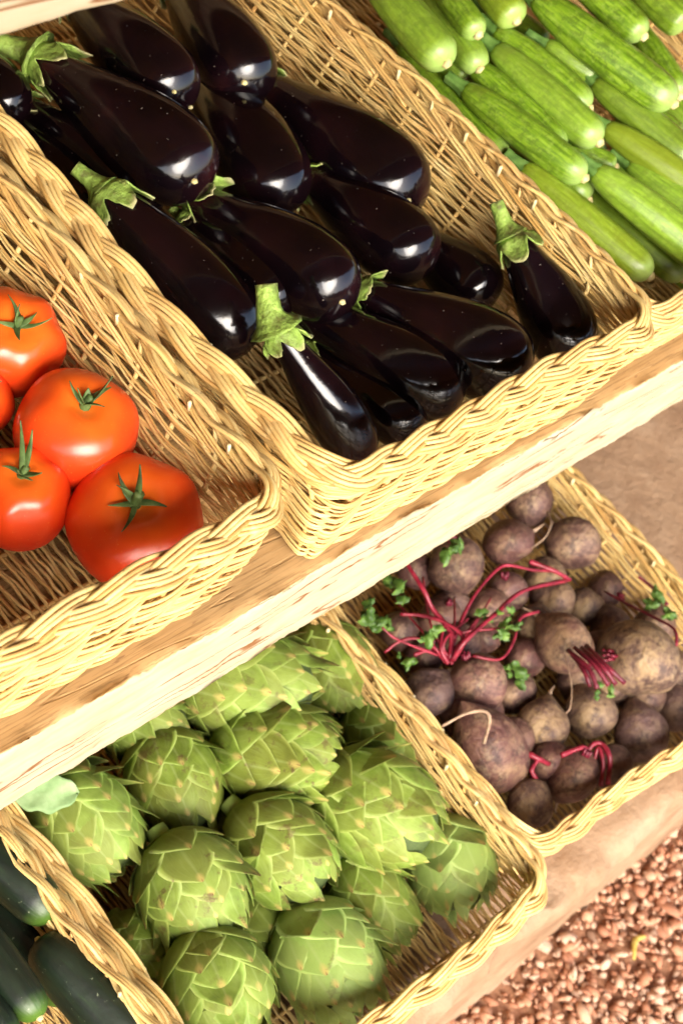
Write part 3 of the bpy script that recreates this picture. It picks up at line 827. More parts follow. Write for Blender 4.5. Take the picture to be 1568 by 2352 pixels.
# ------------------------------------------------------------------ wicker baskets
def basket(label, fl, W, L, h, rotz, seed, inset=(.0363, .0137), rows=50, lean=0.0):
    """fl: world x, y of the front-left rim corner; stands on z = fl[2]"""
    rg = np.random.default_rng(seed)
    root = thing('wicker_basket', label, 'basket', fl, rotz, 'braided wicker baskets of produce')
    nF, nS, R0 = 8, 14, .034
    segs = [('f', nF), ('c', 1), ('r', nS), ('c', 1), ('b', nF), ('c', 1), ('l', nS), ('c', 1)]
    N = sum(s[1] for s in segs)
    def ring(u, x0, y0, x1, y1, r):
        u = np.mod(u, N)
        P = np.zeros((len(u), 2)); Nn = np.zeros((len(u), 2))
        cs = [(x1 - r, y0 + r, -90), (x1 - r, y1 - r, 0), (x0 + r, y1 - r, 90), (x0 + r, y0 + r, 180)]
        ends = [((x0 + r, y0), (x1 - r, y0), (0, -1)), ((x1, y0 + r), (x1, y1 - r), (1, 0)), ((x1 - r, y1), (x0 + r, y1), (0, 1)), ((x0, y1 - r), (x0, y0 + r), (-1, 0))]
        s0 = 0
        for k, (kind, n) in enumerate(segs):
            m = (u >= s0) & (u < s0 + n)
            f = (u[m] - s0) / n
            if kind == 'c':
                cx, cy, a0 = cs[k // 2]
                a = np.radians(a0 + 90 * f)
                d = np.stack([np.cos(a), np.sin(a)], 1)
                P[m] = np.array([cx, cy]) + r * d; Nn[m] = d
            else:
                a, b, nn = ends[k // 2]
                P[m] = np.array(a) + f[:, None] * (np.array(b) - np.array(a)); Nn[m] = nn
            s0 += n
        return P, Nn
    ix, iy = inset
    wob1 = rg.uniform(0, 6.28, 4)
    def wall(u, t, off=0.0):
        u = np.asarray(u, float); t = np.broadcast_to(np.asarray(t, float), u.shape)
        Pt, Nt = ring(u, 0, 0, W, L, R0)
        Ps, _ = ring(u, 0, 0, W, L, .007)
        Pt = Ps + (Pt - Ps) * np.clip(t[:, None] * 1.05, 0, 1) ** 5
        Pb, Nb = ring(u, ix, iy, W - ix, L - iy, .006)
        sway = .0025 * np.sin(u * 2 * np.pi / N * 3 + wob1[0]) * t + .0016 * np.sin(u * 2 * np.pi / N * 7 + wob1[1]) * t
        nn = norm(Nt)
        P = Pb + (Pt - Pb) * t[:, None] + nn * (off + sway + .005 * np.sin(np.pi * t))[:, None]
        z = .004 + (h - .004) * t + .0022 * np.sin(u * 2 * np.pi / N * 4 + wob1[2]) * t
        return np.concatenate([P, z[:, None]], 1), nn
    # horizontal weavers
    us = np.linspace(0, N, N * 6, endpoint=False)
    ph = 0.0
    for k in range(rows):
        t = .03 + .90 * k / (rows - 1)
        ph = (k // 2) % 2 if rg.random() < .85 else k % 2
        amp = .0027 + rg.uniform(-.0005, .0007)
        off = amp * np.cos(np.pi * (us + ph))
        dz = .005 * np.sin(us * 2 * np.pi / N * rg.integers(2, 9) + rg.uniform(0, 6.28)) + .009 * np.interp(us, np.arange(N + 1), np.append(rg.normal(0, 1, N), 0)) * .6
        P, _ = wall(us, np.clip(t + dz, .01, .97), off)
        V, F = tube(P, .00110 + rg.uniform(-.0003, .00025), 5, True)
        obj('weaver', mesh_from('weaver', V, F, mat=WICKER), root)
    # upright stakes
    for u0 in range(N):
        tt = np.linspace(0, .97, 6)
        P, _ = wall(np.full(6, float(u0)), tt)
        V, F = tube(P, .0019, 5, ref=np.array([.3, 1, 0]))
        obj('stake', mesh_from('stake', V, F, mat=WICKER), root)
    # slanting bundles that rise from the stakes into the border, inside and outside
    for u0 in range(N):
        for side, t0, nr in ((-1, .83, 2), (1, .85, 2)):
            parts = []
            for j in range(nr):
                q = np.linspace(0, 1, 13)
                u = u0 + .10 * j + q * (1.9 if side < 0 else 4.0) + rg.uniform(-.05, .05)
                tt = t0 - .026 * j + (.975 - t0 + .022 * j) * (q ** .75)
                P, _ = wall(u, tt, side * (.0002 + .0040 * np.sin(np.pi * np.clip(q * 1.05, 0, 1)) ** .7))
                parts.append(capped(P, .00140, 5))
            V, F = join(parts)
            obj('border_bundle', mesh_from('border_bundle', V, F, mat=WICKER), root)
    # braided rim: three strands of three rods
    uf = np.linspace(0, N, N * 40, endpoint=False)
    Pf, _ = wall(uf, np.ones_like(uf))
    cl = np.concatenate([[0], np.cumsum(np.linalg.norm(np.diff(np.concatenate([Pf, Pf[:1]]), axis=0), axis=1))])
    Lt = cl[-1]
    nb = round(Lt / .138)
    s = np.linspace(0, Lt, int(Lt / .0052), endpoint=False)
    uu = np.interp(s, cl[:-1], uf)
    Pc, Nc = wall(uu, np.ones_like(uu))
    tilt = math.radians(30)
    n3 = np.concatenate([Nc, np.zeros((len(Nc), 1))], 1)
    e1 = n3 * math.cos(tilt) - np.array([0, 0, 1]) * math.sin(tilt)
    e2 = n3 * math.sin(tilt) + np.array([0, 0, 1]) * math.cos(tilt)
    T = norm(np.roll(Pc, -1, 0) - np.roll(Pc, 1, 0))
    A, B, sp = .0055, .0029, .0030
    for k in range(3):
        th = 2 * np.pi * nb * s / Lt + 2 * np.pi * k / 3 + .25 * np.sin(2 * np.pi * s / Lt * 5 + wob1[3])
        a = A * np.sin(th); b = B * np.sin(2 * th)
        da = A * np.cos(th) * 2 * np.pi * nb / Lt
        perp = norm(e1 - T * da[:, None])
        for j in (-1.5, -.5, .5, 1.5):
            jit = .0003 * np.sin(s * 2 * np.pi / Lt * rg.integers(9, 30) + rg.uniform(0, 6))
            lump = .0003 - .0006 * abs(j)
            P = Pc + e1 * a[:, None] + e2 * (b + lump + .002)[:, None] + perp * (j * sp + jit)[:, None]
            V, F = tube(P, .00162 + rg.uniform(-.0002, .0002), 6, True)
            obj('braid_rod', mesh_from('braid_rod', V, F, mat=WICKER), root)
    # pale cut rod ends standing out of the braid
    for u0 in range(N):
        P0, n0 = wall(np.array([u0 + .5]), np.array([.985]))
        i = int(np.argmin(np.abs(uu - ((u0 + .5) % N))))
        if abs(n0[0][1]) > .5 or rg.random() < .45:
            continue
        a0 = P0[0] + e1[i] * -.0080 - np.array([0, 0, .004])
        d = norm(np.array([0, 0, 1.0]) - e1[i] * .55 - T[i] * .1)
        V, F = capped(np.array([a0 - d * .006, a0, a0 + d * .006]), .0014 + rg.uniform(-.0003, .0003), 7)
        obj('rod_end', mesh_from('rod_end', V, F, mat=CUTWOOD), root)
    # woven floor
    x0, x1, y0, y1 = ix + .004, W - ix - .004, iy + .004, L - iy - .004
    nr = int((x1 - x0) / .0036)
    ns = int((y1 - y0) / .042)
    for k in range(nr):
        x = x0 + (k + .5) * (x1 - x0) / nr
        y = np.linspace(y0, y1, ns * 6)
        q = (y - y0) / (y1 - y0) * ns
        z = .0052 + .0020 * np.cos(np.pi * (q + (k % 2)))
        P = np.stack([x + .0012 * np.sin(q * np.pi + rg.uniform(0, 6)) + .0006 * rg.normal(0, 1, len(y)), y, z], 1)
        V, F = tube(P, .00135, 5)
        obj('floor_weaver', mesh_from('floor_weaver', V, F, mat=WICKER), root)
    for k in range(ns + 1):
        y = y0 + k * (y1 - y0) / ns
        V, F = tube(np.array([(x0, y, .0052), ((x0 + x1) / 2, y, .0052), (x1, y, .0052)]), .0020, 5)
        obj('floor_stake', mesh_from('floor_stake', V, F, mat=WICKER), root)
    return root

HB = .1158
basket('wicker basket of eggplants in the middle of the wooden plank', (0, -.0018, 0), .36, .62, HB, 0, 1)
basket('wicker basket holding the tomatoes on the wooden plank', (-.0282 - .36, .0067, 0), .36, .62, HB, 0, 2)
basket('wicker basket heaped with pale green zucchini', (.374, .010, 0), .36, .62, HB - .020, 0, 3)
ca, sa = math.cos(-.0266), math.sin(-.0266)
AFR = np.array([.2461, -.2411])
AFL = AFR - .36 * np.array([ca, sa])
basket('wicker basket of artichokes on the low bench', (AFL[0], AFL[1], H_LOW), .36, .62, HB, -.0266, 4)
CFL = AFL - np.array([.018, .008]) - .36 * np.array([ca, sa])
basket('wicker basket of cucumbers cut off by the frame corner', (CFL[0], CFL[1], H_LOW), .36, .62, HB + .020, -.0266, 5)
basket('wicker basket full of beets on the low bench', (.2423 + .0185, -.2172 + .008, H_LOW), .36, .62, HB - .020, -.0668, 6)

# ------------------------------------------------------------------ long fruit (eggplants, zucchini, cucumbers)
class Long:
    """body of revolution round a bent axis from A to B; local origin at the middle of the base"""
    def __init__(self, A, B, D, bend, prof, ribs=0, ribamp=0.0, nu=28, nv=34, seed=0, sag=0):
        rg = np.random.default_rng(seed)
        self.A = np.array(A, float); self.B = np.array(B, float)
        self.Lv = self.B - self.A; self.L = np.linalg.norm(self.Lv)
        self.t, self.up, self.side = frame(self.Lv)
        self.D = D; self.bend = bend
        pr = smoothline(prof, 200)
        self.ps, self.pr = np.maximum.accumulate(pr[:, 0]), np.maximum(pr[:, 1], 0)
        self.ribs, self.ribamp = ribs, ribamp
        self.w = rg.uniform(0, 6.28, 6)
        self.sb = rg.uniform(-.03, .03)
        self.org = (self.A + self.B) / 2 - np.array([0, 0, D / 2])
    def centre(self, s):
        s = np.asarray(s, float)[..., None]
        sc = np.clip(s, 0, 1)
        return self.A + self.Lv * s + self.up * (self.bend * 2.0 * sc * (1 - sc) * self.L) + self.side * (self.sb * 2 * sc * (1 - sc) * self.L)
    def point(self, s, th, off=0.0):
        s = np.asarray(s, float); th = np.asarray(th, float)
        r = np.interp(s, self.ps, self.pr) * self.D / 2
        r = r * (1 + self.ribamp * np.cos(self.ribs * th) * np.sin(np.pi * np.clip(s, 0, 1)) ** .5 + .022 * np.sin(2 * th + self.w[0] + 2 * s) + .014 * np.sin(3 * th + self.w[1] + 5 * s) + .008 * np.sin(5 * th + self.w[2] + 9 * s)) + off
        return self.centre(s) + (np.cos(th) * r)[..., None] * self.up + (np.sin(th) * r)[..., None] * self.side
    def body(self, nu=30, nv=36):
        v = np.linspace(0, 1, nv)
        s = self.ps[0] + (self.ps[-1] - self.ps[0]) * (.5 - .5 * np.cos(np.pi * v)) ** .9
        th = np.linspace(0, 2 * np.pi, nu, endpoint=False)
        S, TH = np.meshgrid(s, th, indexing='ij')
        P = self.point(S, TH).reshape(-1, 3) - self.org
        uv = np.stack([(TH / (2 * np.pi)).ravel(), S.ravel()], 1)
        return P, grid_faces(nu, nv, True, True), uv

EPROF = [(0, .02), (.004, .22), (.03, .37), (.10, .45), (.22, .58), (.40, .80), (.58, .96), (.72, 1.0), (.84, .94), (.92, .78), (.965, .56), (.99, .30), (1.0, .0)]
for i, (A, B, D, bend, label) in enumerate(EGGPLANTS):
    A = np.array(A); B = np.array(B)
    vr = np.random.default_rng(150 + i).uniform(-1, 1, 3)
    prof = [(s_, r_ * (1 + .13 * vr[0] * (1 - s_) * (s_ > .01)) + .03 * vr[1] * math.sin(math.pi * min(1, s_ * 1.3))) for s_, r_ in EPROF]
    D = D * (.84 if i == 16 else .96)
    g = Long(A, B, D, bend, prof, seed=100 + i)
    root = thing('eggplant', label, 'eggplant', g.org, 0, 'eggplants in the wicker basket')
    P, F, uv = g.body(36, 44)
    obj('skin', mesh_from('skin', P, F, uv, mat=EGG), root)
    rg = np.random.default_rng(200 + i)
    # calyx: cap with five pointed lobes that lift at their tips
    nth, nl = 60, 10
    th = np.linspace(0, 2 * np.pi, nth, endpoint=False)
    ph0 = rg.uniform(0, 6.28)
    lob = np.abs(np.cos(2.5 * (th + ph0)))
    amp = np.interp(np.mod(th + ph0, 2 * np.pi), np.linspace(0, 2 * np.pi, 6), np.append(rg.uniform(.7, 1.3, 5), 1.0))
    rk = {4: .35, 14: .40, 9: .5, 11: .4, 12: .4, 10: .75, 16: .75}.get(i, .9)
    reach = .045 + .135 * rk * amp * lob ** 1.15 + rg.normal(0, .006, nth)
    lift = np.interp(np.mod(th + ph0, 2 * np.pi), np.linspace(0, 2 * np.pi, 6), np.append(rg.uniform(.0, .010, 5), .004)) + .0007 * np.sin(th * 13 + ph0)
    V = []; UV = []
    for k in range(nl):
        q = k / (nl - 1)
        s = .003 + reach * q
        off = .0014 + .0022 * (1 - q) + lift * q ** 2.5
        V.append(g.point(s, th, off)); UV.append(np.stack([th / 6.2832, np.full(nth, q) * (.5 + .5 * lob)], 1))
    V = np.concatenate(V) - g.org
    cal = obj('calyx', mesh_from('calyx', V, grid_faces(nth, nl, True, True), np.concatenate(UV), mat=CALYX), root)
    so = cal.modifiers.new('thick', 'SOLIDIFY'); so.thickness = .0011; so.offset = 1
    # stem
    if i in STEMS:
        vec, rad = STEMS[i]; vec = np.array(vec)
    else:
        vec = -g.t * .028 + g.up * .008; rad = .0048
    p0 = g.centre(.01); p1 = p0 - g.t * np.linalg.norm(vec) * .38; p2 = p0 + vec
    ln = smoothline([p0, .5 * p1 + .5 * (p0 + vec * .4), p2], 14) - g.org
    q = np.linspace(0, 1, 14)
    rr = rad * (1.0 + 1.3 * (1 - q) ** 3 - .12 * q + .03 * np.sin(q * 40))
    V, F = capped(ln, rr, 10)
    uv = np.zeros((len(V), 2)); uv[:, 1] = np.repeat(np.append(np.linspace(0, .86, 15), .95), 10)
    obj('stem', mesh_from('stem', V, F, uv, mat=CALYX), root)
    if i in (0, 1, 2, 10, 4):
        for a, sz in ([(1.0, .0030)] if i not in (0,) else [(.8, .0022), (2.2, .0020), (3.6, .0022)]):
            c = g.point(np.array(.982), np.array(a * 1.1)) - g.org
            v0, f0 = icosa()
            obj('blossom_scar', mesh_from('blossom_scar', c + v0 * sz * np.array([1, 1, .8]), f0, mat=PALE), root)

ZPROF = [(0, .02), (.004, .34), (.02, .50), (.07, .66), (.20, .84), (.45, .98), (.70, 1.0), (.86, .96), (.93, .84), (.972, .60), (.993, .30), (1.0, .0)]
for i, (A, B, D, bend, label) in enumerate(ZUCCHINI):
    buried = 'pile under' in label
    D = D * (.88 if not buried else 1.0)
    g = Long(A, B, D, bend, ZPROF, ribs=9, ribamp=.024, seed=300 + i)
    buried = 'pile under' in label
    root = thing('zucchini', label, 'zucchini', g.org, 0, 'zucchini deep in the pile' if buried else 'zucchini in the wicker basket')
    P, F, uv = g.body(40, 34)
    sk = obj('skin', mesh_from('skin', P, F, uv, mat=ZUC), root)
    rz = np.random.default_rng(350 + i).uniform(0, .45, 3)
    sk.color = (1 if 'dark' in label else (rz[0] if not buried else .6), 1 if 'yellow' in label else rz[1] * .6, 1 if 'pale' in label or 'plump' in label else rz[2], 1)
    th = np.linspace(0, 2 * np.pi, 20, endpoint=False)
    V = []
    for q, rr in ((-.0, .50), (.25, .40), (.6, .34), (.95, .36), (1.0, .33), (1.0, .01)):
        c = g.centre(.02) - g.t * .020 * q
        r = rr * D / 2 * (1 + .14 * np.cos(5 * th))
        V.append(c + (np.cos(th) * r)[:, None] * g.up + (np.sin(th) * r)[:, None] * g.side)
    obj('stem', mesh_from('stem', np.concatenate(V) - g.org, grid_faces(20, 6, True), mat=ZSTEM), root)
    v0, f0 = icosa()
    c = g.centre(.9965) - g.org
    obj('blossom_scar', mesh_from('blossom_scar', c + v0 * .0052 * np.array([1, .8, 1]), f0, mat=PALE), root)

CPROF = [(0, .0), (.006, .30), (.03, .58), (.09, .80), (.22, .95), (.5, 1.0), (.78, .96), (.90, .82), (.96, .60), (.99, .32), (1.0, .0)]
for i, (A, B, D, bend, label) in enumerate(CUCUMBERS):
    g = Long(A, B, D, bend, CPROF, ribs=7, ribamp=.014, seed=400 + i)
    root = thing('cucumber', label, 'cucumber', g.org, 0, 'cucumbers in the corner basket')
    P, F, uv = g.body(36, 34)
    obj('skin', mesh_from('skin', P, F, uv, mat=CUKE), root)
    v0, f0 = icosa()
    for s in (.003, .997):
        obj('end_scar', mesh_from('end_scar', g.centre(s) - g.org + v0 * .0032, f0, mat=PALE), root)

# ------------------------------------------------------------------ tomatoes
for i, (C, r, ax, sq, label) in enumerate(TOMATOES):
    C = np.array(C); t, up, side = frame(ax, (0, 0, 1))
    rg = np.random.default_rng(500 + i)
    root = thing('tomato', label, 'tomato', C - np.array([0, 0, r]), 0, 'tomatoes in the wicker basket')
    org = C - np.array([0, 0, r])
    nu, nv = 56, 36
    lat = np.linspace(0, np.pi, nv); th = np.linspace(0, 2 * np.pi, nu, endpoint=False)
    LA, TH = np.meshgrid(lat, th, indexing='ij')
    w = rg.uniform(0, 6.28, 5)
    nrib = int(rg.integers(4, 7))
    lobe = 1 + (.048 * np.cos(nrib * TH + w[0]) + .016 * np.cos((nrib + 2) * TH + w[1])) * np.exp(-((LA - .75) / .75) ** 2) + .022 * np.cos(2 * TH + w[2]) * np.sin(LA)
    rad = r * np.abs(np.sin(LA)) ** .92 * lobe
    hz = r * sq * np.sign(np.cos(LA)) * np.abs(np.cos(LA)) ** .95
    hz = hz - r * .17 * np.exp(-(LA / .26) ** 2) + r * .03 * np.cos(TH + w[3]) * np.sin(LA)
    P = C + hz[..., None] * t + (rad * np.cos(TH))[..., None] * up + (rad * np.sin(TH))[..., None] * side
    uv = np.stack([(TH / 6.2832).ravel(), (LA / np.pi).ravel()], 1)
    obj('skin', mesh_from('skin', P.reshape(-1, 3) - org, grid_faces(nu, nv, True, True), uv, mat=TOM), root)
    top = C + t * (r * sq - r * .15)
    cal = thing('calyx', '', '', (0, 0, 0)); del cal['label']; del cal['category']
    cal.parent = root
    ns = 6 if i != 1 else 5
    for k in range(ns):
        a = 2 * np.pi * k / ns + rg.uniform(-.3, .3)
        d = np.cos(a) * up + np.sin(a) * side
        b = np.cross(t, d)
        ln = r * rg.uniform(.26, .52)
        rise = rg.uniform(.05, .55) if rg.random() < .65 else rg.uniform(.7, 1.2)
        if i == 3 and k in (0, 1):
            ln = r * .85; rise = 1.3
        m = 12
        q = np.linspace(0, 1, m)
        droop = rg.uniform(-.6, .5)
        cx = top + d * (ln * q)[:, None] * (1 if rise < .6 else .55) + t * (r * .02 + r * .16 * q * (1 - .0) * .55 + ln * rise * q ** 1.2 * .75 + ln * droop * q ** 3 * .6)[:, None] + b * (ln * rg.uniform(-.8, .8) * q ** 2)[:, None]
        wd = r * rg.uniform(.024, .044) * (1 - q) ** .7 * (1 + .9 * np.sin(np.pi * q)) + .0004
        V = np.stack([cx - b * wd[:, None] + t * (wd * .55)[:, None], cx, cx + b * wd[:, None] + t * (wd * .55)[:, None]], 1).reshape(-1, 3) - org
        o = obj('sepal', mesh_from('sepal', V, grid_faces(3, m), mat=SEPAL), cal)
        so = o.modifiers.new('thick', 'SOLIDIFY'); so.thickness = .0007
    q = np.linspace(0, 1, 8)
    ln = top + t * (r * .28 * q - .003)[:, None] + up * (.004 * q ** 2)[:, None] - org
    V, F = capped(ln, r * .075 * (1 + .5 * (1 - q) ** 2), 8)
    obj('stem', mesh_from('stem', V, F, mat=SEPAL), cal)

# ------------------------------------------------------------------ artichokes
def bract_mesh(lat0, lat1, hw, lift, curl, seed):
    """thick bract on an ovoid (z axis): base at lat0 (radians from the stem pole), tip at lat1; front and back skins"""
    nu, nv = 9, 12
    q = np.linspace(0, 1, nv)
    wid = np.interp(q, [0, .2, .45, .62, .76, .87, .94, 1.0], [.80, .95, 1.0, .90, .69, .42, .20, .05])
    a = np.linspace(-1, 1, nu)
    V = np.zeros((2, nv, nu, 3)); UV = np.zeros((2, nv, nu, 2))
    for side in (0, 1):
        for k in range(nv):
            lat = lat0 + (lat1 - lat0) * q[k]
            th = .060 * (1 - .70 * q[k]) * side
            ring = max(.06, math.sin(min(lat, math.pi - .02)))
            ang = hw * wid[k] * a / max(ring, .34) * .80
            R_ = 1.0 - .02 * (1 - q[k]) + lift * q[k] ** 1.5 + curl * max(0, q[k] - .5) ** 2 * 4 - .012 * a ** 2 + .012 * np.exp(-(a / .12) ** 2) * (1 - q[k]) - th * (1 - np.abs(a) ** 4)
            R_ = R_ * (1 - .34 * (lat / math.pi) ** 1.8)
            V[side, k, :, 0] = R_ * math.sin(lat) * np.cos(ang)
            V[side, k, :, 1] = R_ * math.sin(lat) * np.sin(ang) + (hw * .15 * wid[k] * a if ring < .3 else 0)
            V[side, k, :, 2] = -R_ * math.cos(lat)
            UV[side, k, :, 0] = .5 + .5 * a
            UV[side, k, :, 1] = q[k]
    f1 = grid_faces(nu, nv)
    f2 = grid_faces(nu, nv, False, True) + nu * nv
    rim = []
    for k in range(nv - 1):
        for c, fl in ((0, 1), (nu - 1, 0)):
            A_, B_ = k * nu + c, (k + 1) * nu + c
            rim.append((A_, B_, B_ + nu * nv, A_ + nu * nv) if fl else (B_, A_, A_ + nu * nv, B_ + nu * nv))
    return mesh_from('bract', V.reshape(-1, 3), np.concatenate([f1, f2, np.array(rim)]), UV.reshape(-1, 2), mat=BRACT)
RINGS = []   # (count, meshes)
for k in range(8):
    f = k / 7
    l0 = .22 + 1.92 * f
    l1 = l0 + .94 - .36 * f
    cnt = [6, 7, 8, 8, 8, 8, 7, 5][k]
    hw = [.62, .68, .70, .68, .62, .52, .40, .28][k]
    ms = [bract_mesh(l0, min(l1, 3.05), hw, .135 - .05 * f, c, k * 7 + j) for j, c in enumerate((.02, .08, .28))]
    RINGS.append((cnt, ms))
def core_mesh():
    nu, nv = 24, 14
    lat = np.linspace(0, np.pi, nv); th = np.linspace(0, 6.2832, nu, endpoint=False)
    LA, TH = np.meshgrid(lat, th, indexing='ij')
    P = np.stack([.96 * np.sin(LA) * np.cos(TH) * (1 - .34 * (LA / np.pi) ** 1.8), .96 * np.sin(LA) * np.sin(TH) * (1 - .34 * (LA / np.pi) ** 1.8), -.96 * np.cos(LA) * (1 - .34 * (LA / np.pi) ** 1.8)], -1).reshape(-1, 3)
    uv = np.full((len(P), 2), .4)
    return mesh_from('core', P, grid_faces(nu, nv, True), uv, mat=GAPSHADE)
CORE = core_mesh()
ST_V, ST_F = capped(np.array([(0, 0, -.9), (0, .01, -1.02), (.01, .02, -1.10), (.01, .02, -1.14)]), np.array([.24, .20, .19, .18]), 12)
STEMME = mesh_from('stem', ST_V, ST_F, np.full((len(ST_V), 2), .3), mat=BRACT)
for i, (C, r, ax, el, label) in enumerate(ARTICHOKES):
    t, up, side = frame(ax, (0, 0, 1))
    rg = np.random.default_rng(600 + i)
    hidden = 'hidden' in label
    root = thing('artichoke', label, 'artichoke', C, 0, 'artichokes in the shade' if hidden else 'artichokes in the wicker basket')
    roll = rg.uniform(0, 6.28)
    Rm = Matrix((Vector(side), Vector(np.cross(t, side)), Vector(t))).transposed() @ Matrix.Rotation(roll, 3, 'Z')
    root.rotation_mode = 'QUATERNION'
    root.rotation_quaternion = Rm.to_quaternion()
    rs = r * .985
    root.scale = (rs, rs, rs * el * 1.10)
    tintc = (1.0 if 'brown' in label or 'frayed' in label else rg.uniform(.15, .7), 1.0 if 'pale' in label else rg.uniform(0, .35), 0, 1)
    obj('core', CORE, root)
    obj('stem', STEMME, root)
    for k, (cnt, ms) in enumerate(RINGS):
        a0 = k * 2.4 + rg.uniform(-.15, .15)
        for j in range(cnt):
            me = ms[int(rg.choice([0, 0, 1, 1, 2] if 'open' in label or 'loose' in label else [0, 0, 0, 1, 1, 2]))]
            o = obj('bract', me, root)
            o.rotation_euler = (rg.normal(0, .03), rg.normal(0, .03), a0 + 2 * np.pi * j / cnt + rg.normal(0, .07))
            o.color = tintc
            s = rg.uniform(.965, 1.05)
            o.scale = (s, s, s * rg.uniform(.97, 1.03))

# grey leaf lying over the first artichoke
c = np.array([-0.079, 0.052, -0.2700])
d = np.array([.74, -.55, .10]); d /= np.linalg.norm(d); b = np.array([-.37, -.72, -.45]); b = b - (b @ d) * d; b /= np.linalg.norm(b); nz = np.cross(b, d)
q = np.linspace(-1, 1, 21); w = np.linspace(-1, 1, 9)
Q, Wd = np.meshgrid(q, w, indexing='ij')
half = .015 * (1 - Q ** 2) ** .6 * (1 + .10 * np.sin(9 * Q))
P = c + (Q * .026)[..., None] * d + (Wd * half)[..., None] * b + (-.005 * Q ** 2 + .0025 * np.abs(Wd) + .0006 * np.sin(7 * Q + 3 * Wd))[..., None] * nz
gl = obj('leaf', mesh_from('leaf', P.reshape(-1, 3) - c, grid_faces(9, 21), mat=GREYLEAF), None, c)
so = gl.modifiers.new('thick', 'SOLIDIFY'); so.thickness = .0012
tag(gl, 'soft grey green leaf lying on the artichoke under the plank', 'leaf')

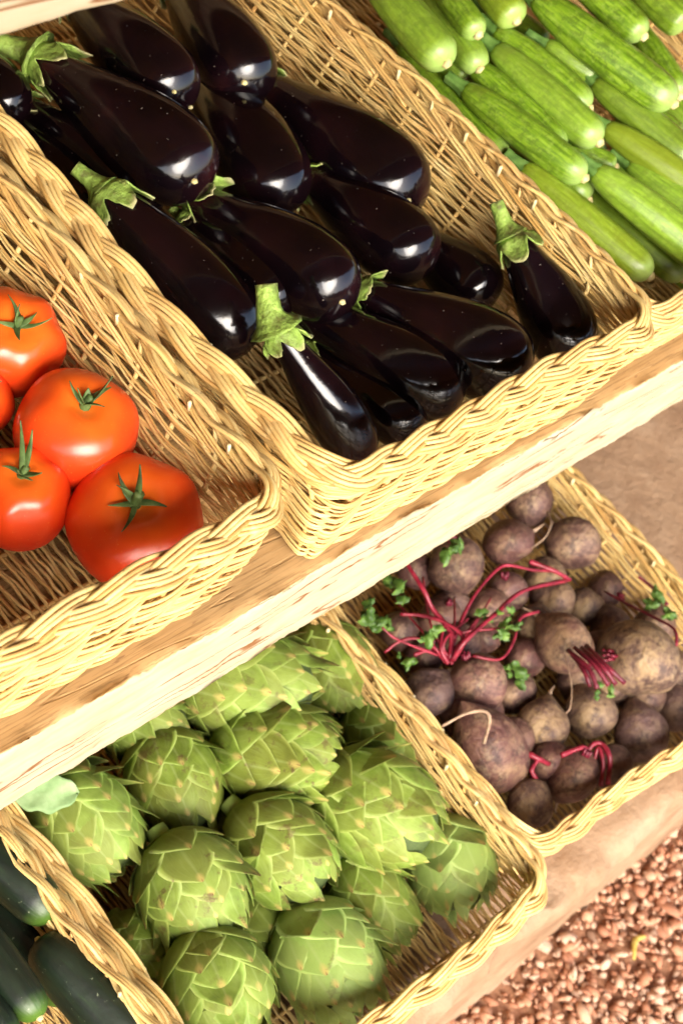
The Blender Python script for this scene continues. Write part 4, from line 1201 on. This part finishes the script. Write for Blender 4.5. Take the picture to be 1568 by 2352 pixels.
# ------------------------------------------------------------------ beets
def small_leaf(P, s, rg):
    """crumpled little leaf"""
    d = norm(rg.normal(0, 1, 3) * np.array([1, 1, .4])); b = norm(np.cross(d, np.array([-.5, -.3, .8]))); n = np.cross(d, b)
    q = np.linspace(0, 1, 9); w = np.linspace(-1, 1, 5)
    Q, Wd = np.meshgrid(q, w, indexing='ij')
    half = .0062 * s * np.sin(np.pi * (.08 + .92 * Q)) ** .8 * (1 + .25 * np.sin(13 * Q))
    X = P + ((Q - .5) * .024 * s)[..., None] * d + (Wd * half)[..., None] * b + (.003 * s * np.sin(9 * Q + 2 * Wd) + .004 * s * Wd ** 2)[..., None] * n
    return X.reshape(-1, 3), grid_faces(5, 9)
BROOTS = []
for i, (C, r, ax, extra, label) in enumerate(BEETS):
    C = np.array(C); t, up, side = frame(ax, (0, 0, 1))
    rg = np.random.default_rng(700 + i)
    org = C - np.array([0, 0, r])
    buried = 'deep in' in label
    root = thing('beet', label, 'beet', org, 0, 'beets deep in the pile' if buried else 'beets in the wicker basket')
    BROOTS.append((root, org))
    nu, nv = 30, 26
    el = 1.32 if extra == 'tail' else rg.uniform(.94, 1.08)
    # axis t points to the crown; the tail leaves on the other side
    lat = np.linspace(0, np.pi, nv); th = np.linspace(0, 6.2832, nu, endpoint=False)
    LA, TH = np.meshgrid(lat, th, indexing='ij')
    w = rg.uniform(0, 6.28, 6)
    rr = r * np.sin(LA) ** .9 * (1 + .075 * np.cos(2 * TH + w[0] + LA) + .040 * np.cos(3 * TH + w[1] + 2 * LA) + .016 * np.cos(5 * TH + w[2] + 3 * LA))
    zz = r * el * np.cos(LA)
    tail = np.clip((LA - 2.2) / .94, 0, 1)
    zz = zz - r * .42 * tail ** 2.4
    zz = zz - r * .10 * np.exp(-(LA / .3) ** 2) * (1 if extra == 'crown' else .3)
    P = C + zz[..., None] * t + (rr * np.cos(TH))[..., None] * up + (rr * np.sin(TH))[..., None] * side
    sk = obj('skin', mesh_from('skin', P.reshape(-1, 3) - org, grid_faces(nu, nv, True, True), mat=BEET), root)
    rz = rg.uniform(0, .4, 3)
    sk.color = (1 if 'tan' in label or 'brown' in label else rz[0], .9 if any(q_ in label for q_ in ('rosy', 'red', 'pink')) else rz[1], 1 if 'grey' in label or 'purple' in label else rz[2], 1)
    # crown of stalk stubs
    top = C + t * r * el * .93
    parts = []
    if extra in ('stems', 'hook', 'crown', 'cut', 'leaf') or (extra == '' and i % 4 == 0):
        for k in range(7 if extra == 'crown' else 5):
            a = k * 2.4; o2 = (np.cos(a) * up + np.sin(a) * side) * r * (.05 + .02 * k)
            parts.append(capped(np.array([top + o2 - t * .004, top + o2 + t * .003, top + o2 * 1.3 + t * (.005 + .004 * rg.random())]), np.array([.0022, .0019, .0014]), 6))
        V, F = join(parts)
        obj('crown_stub', mesh_from('crown_stub', V - org, F, mat=DARKSTALK), root)
    # tap root
    if not buried and extra not in ('root', 'tail'):
        b0 = C - t * r * (el + .22)
        q = np.linspace(0, 1, 8)
        ln = b0 - t * (q * r * .7)[:, None] + (up * rg.uniform(-.5, .5) + side * rg.uniform(-.5, .5)) * (q ** 2 * r * .6)[:, None]
        V, F = capped(ln, .0028 * (1 - .85 * q), 6)
        obj('root_tail', mesh_from('root_tail', V - org, F, mat=ROOT), root)

def beet_part(name, idx, lines, mat, taper=.35, n=22):
    root, org = BROOTS[idx]
    for pts, rad in lines:
        ln = smoothline(pts, n)
        q = np.linspace(0, 1, n)
        V, F = capped(ln - org, rad * .58 * (1 - taper * abs(1 - q) * .6) * (1 + .10 * np.sin(q * 17 + pts[0][0] * 900)), 8)
        obj(name, mesh_from(name, V, F, mat=mat), root)
idx = {e[3]: k for k, e in enumerate(BEETS) if e[3]}
roots_i = [k for k, e in enumerate(BEETS) if e[3] == 'root']
beet_part('stalk', idx['stems'], STALKS, STALK)
beet_part('stalk', idx['crown'], SIDE_STALKS, DARKSTALK)
beet_part('stalk', idx['hook'], HOOK_STALKS, STALK)
beet_part('cut_stalk', idx['cut'], CUT_STALKS, DARKSTALK, .0, 10)
beet_part('root_tail', idx['tail'], [ROOTS[0]], ROOT, -.6)
beet_part('root_tail', roots_i[0], [ROOTS[1]], ROOT, .6)
beet_part('root_tail', roots_i[1], [ROOTS[2]], ROOT, .6)
LEAVES = [e for k_, e in enumerate(LEAVES)]
owner = [idx['leaf']] * 2 + [idx['stems']] * 15 + [idx['crown']] * 3 + [idx['cut']] * 2
for k, ((P, s), ow) in enumerate(zip(LEAVES, owner)):
    rg = np.random.default_rng(900 + k)
    root, org = BROOTS[ow]
    parts = [small_leaf(np.array(P) + rg.normal(0, .0035, 3), s * f_, rg) for f_ in (.72, .5, .36)]
    V, F = join(parts)
    obj('leaf', mesh_from('leaf', V - org, F, mat=BLEAF), root)

# dry yellow petal on the gravel
c = np.array([0.5499, -0.3268, GROUND + .016])
q = np.linspace(0, 1, 12)
ln = np.stack([-.017 + .034 * q, .008 * np.sin(np.pi * q) + .010 * q, .002 * np.sin(5 * q)], 1)
V, F = capped(ln, .0035 * np.sin(np.pi * (.15 + .7 * q)), 6)
pt = obj('petal', mesh_from('petal', V, F, mat=PETAL), None, c)
tag(pt, 'curled dry yellow petal lying on the gravel', 'petal')
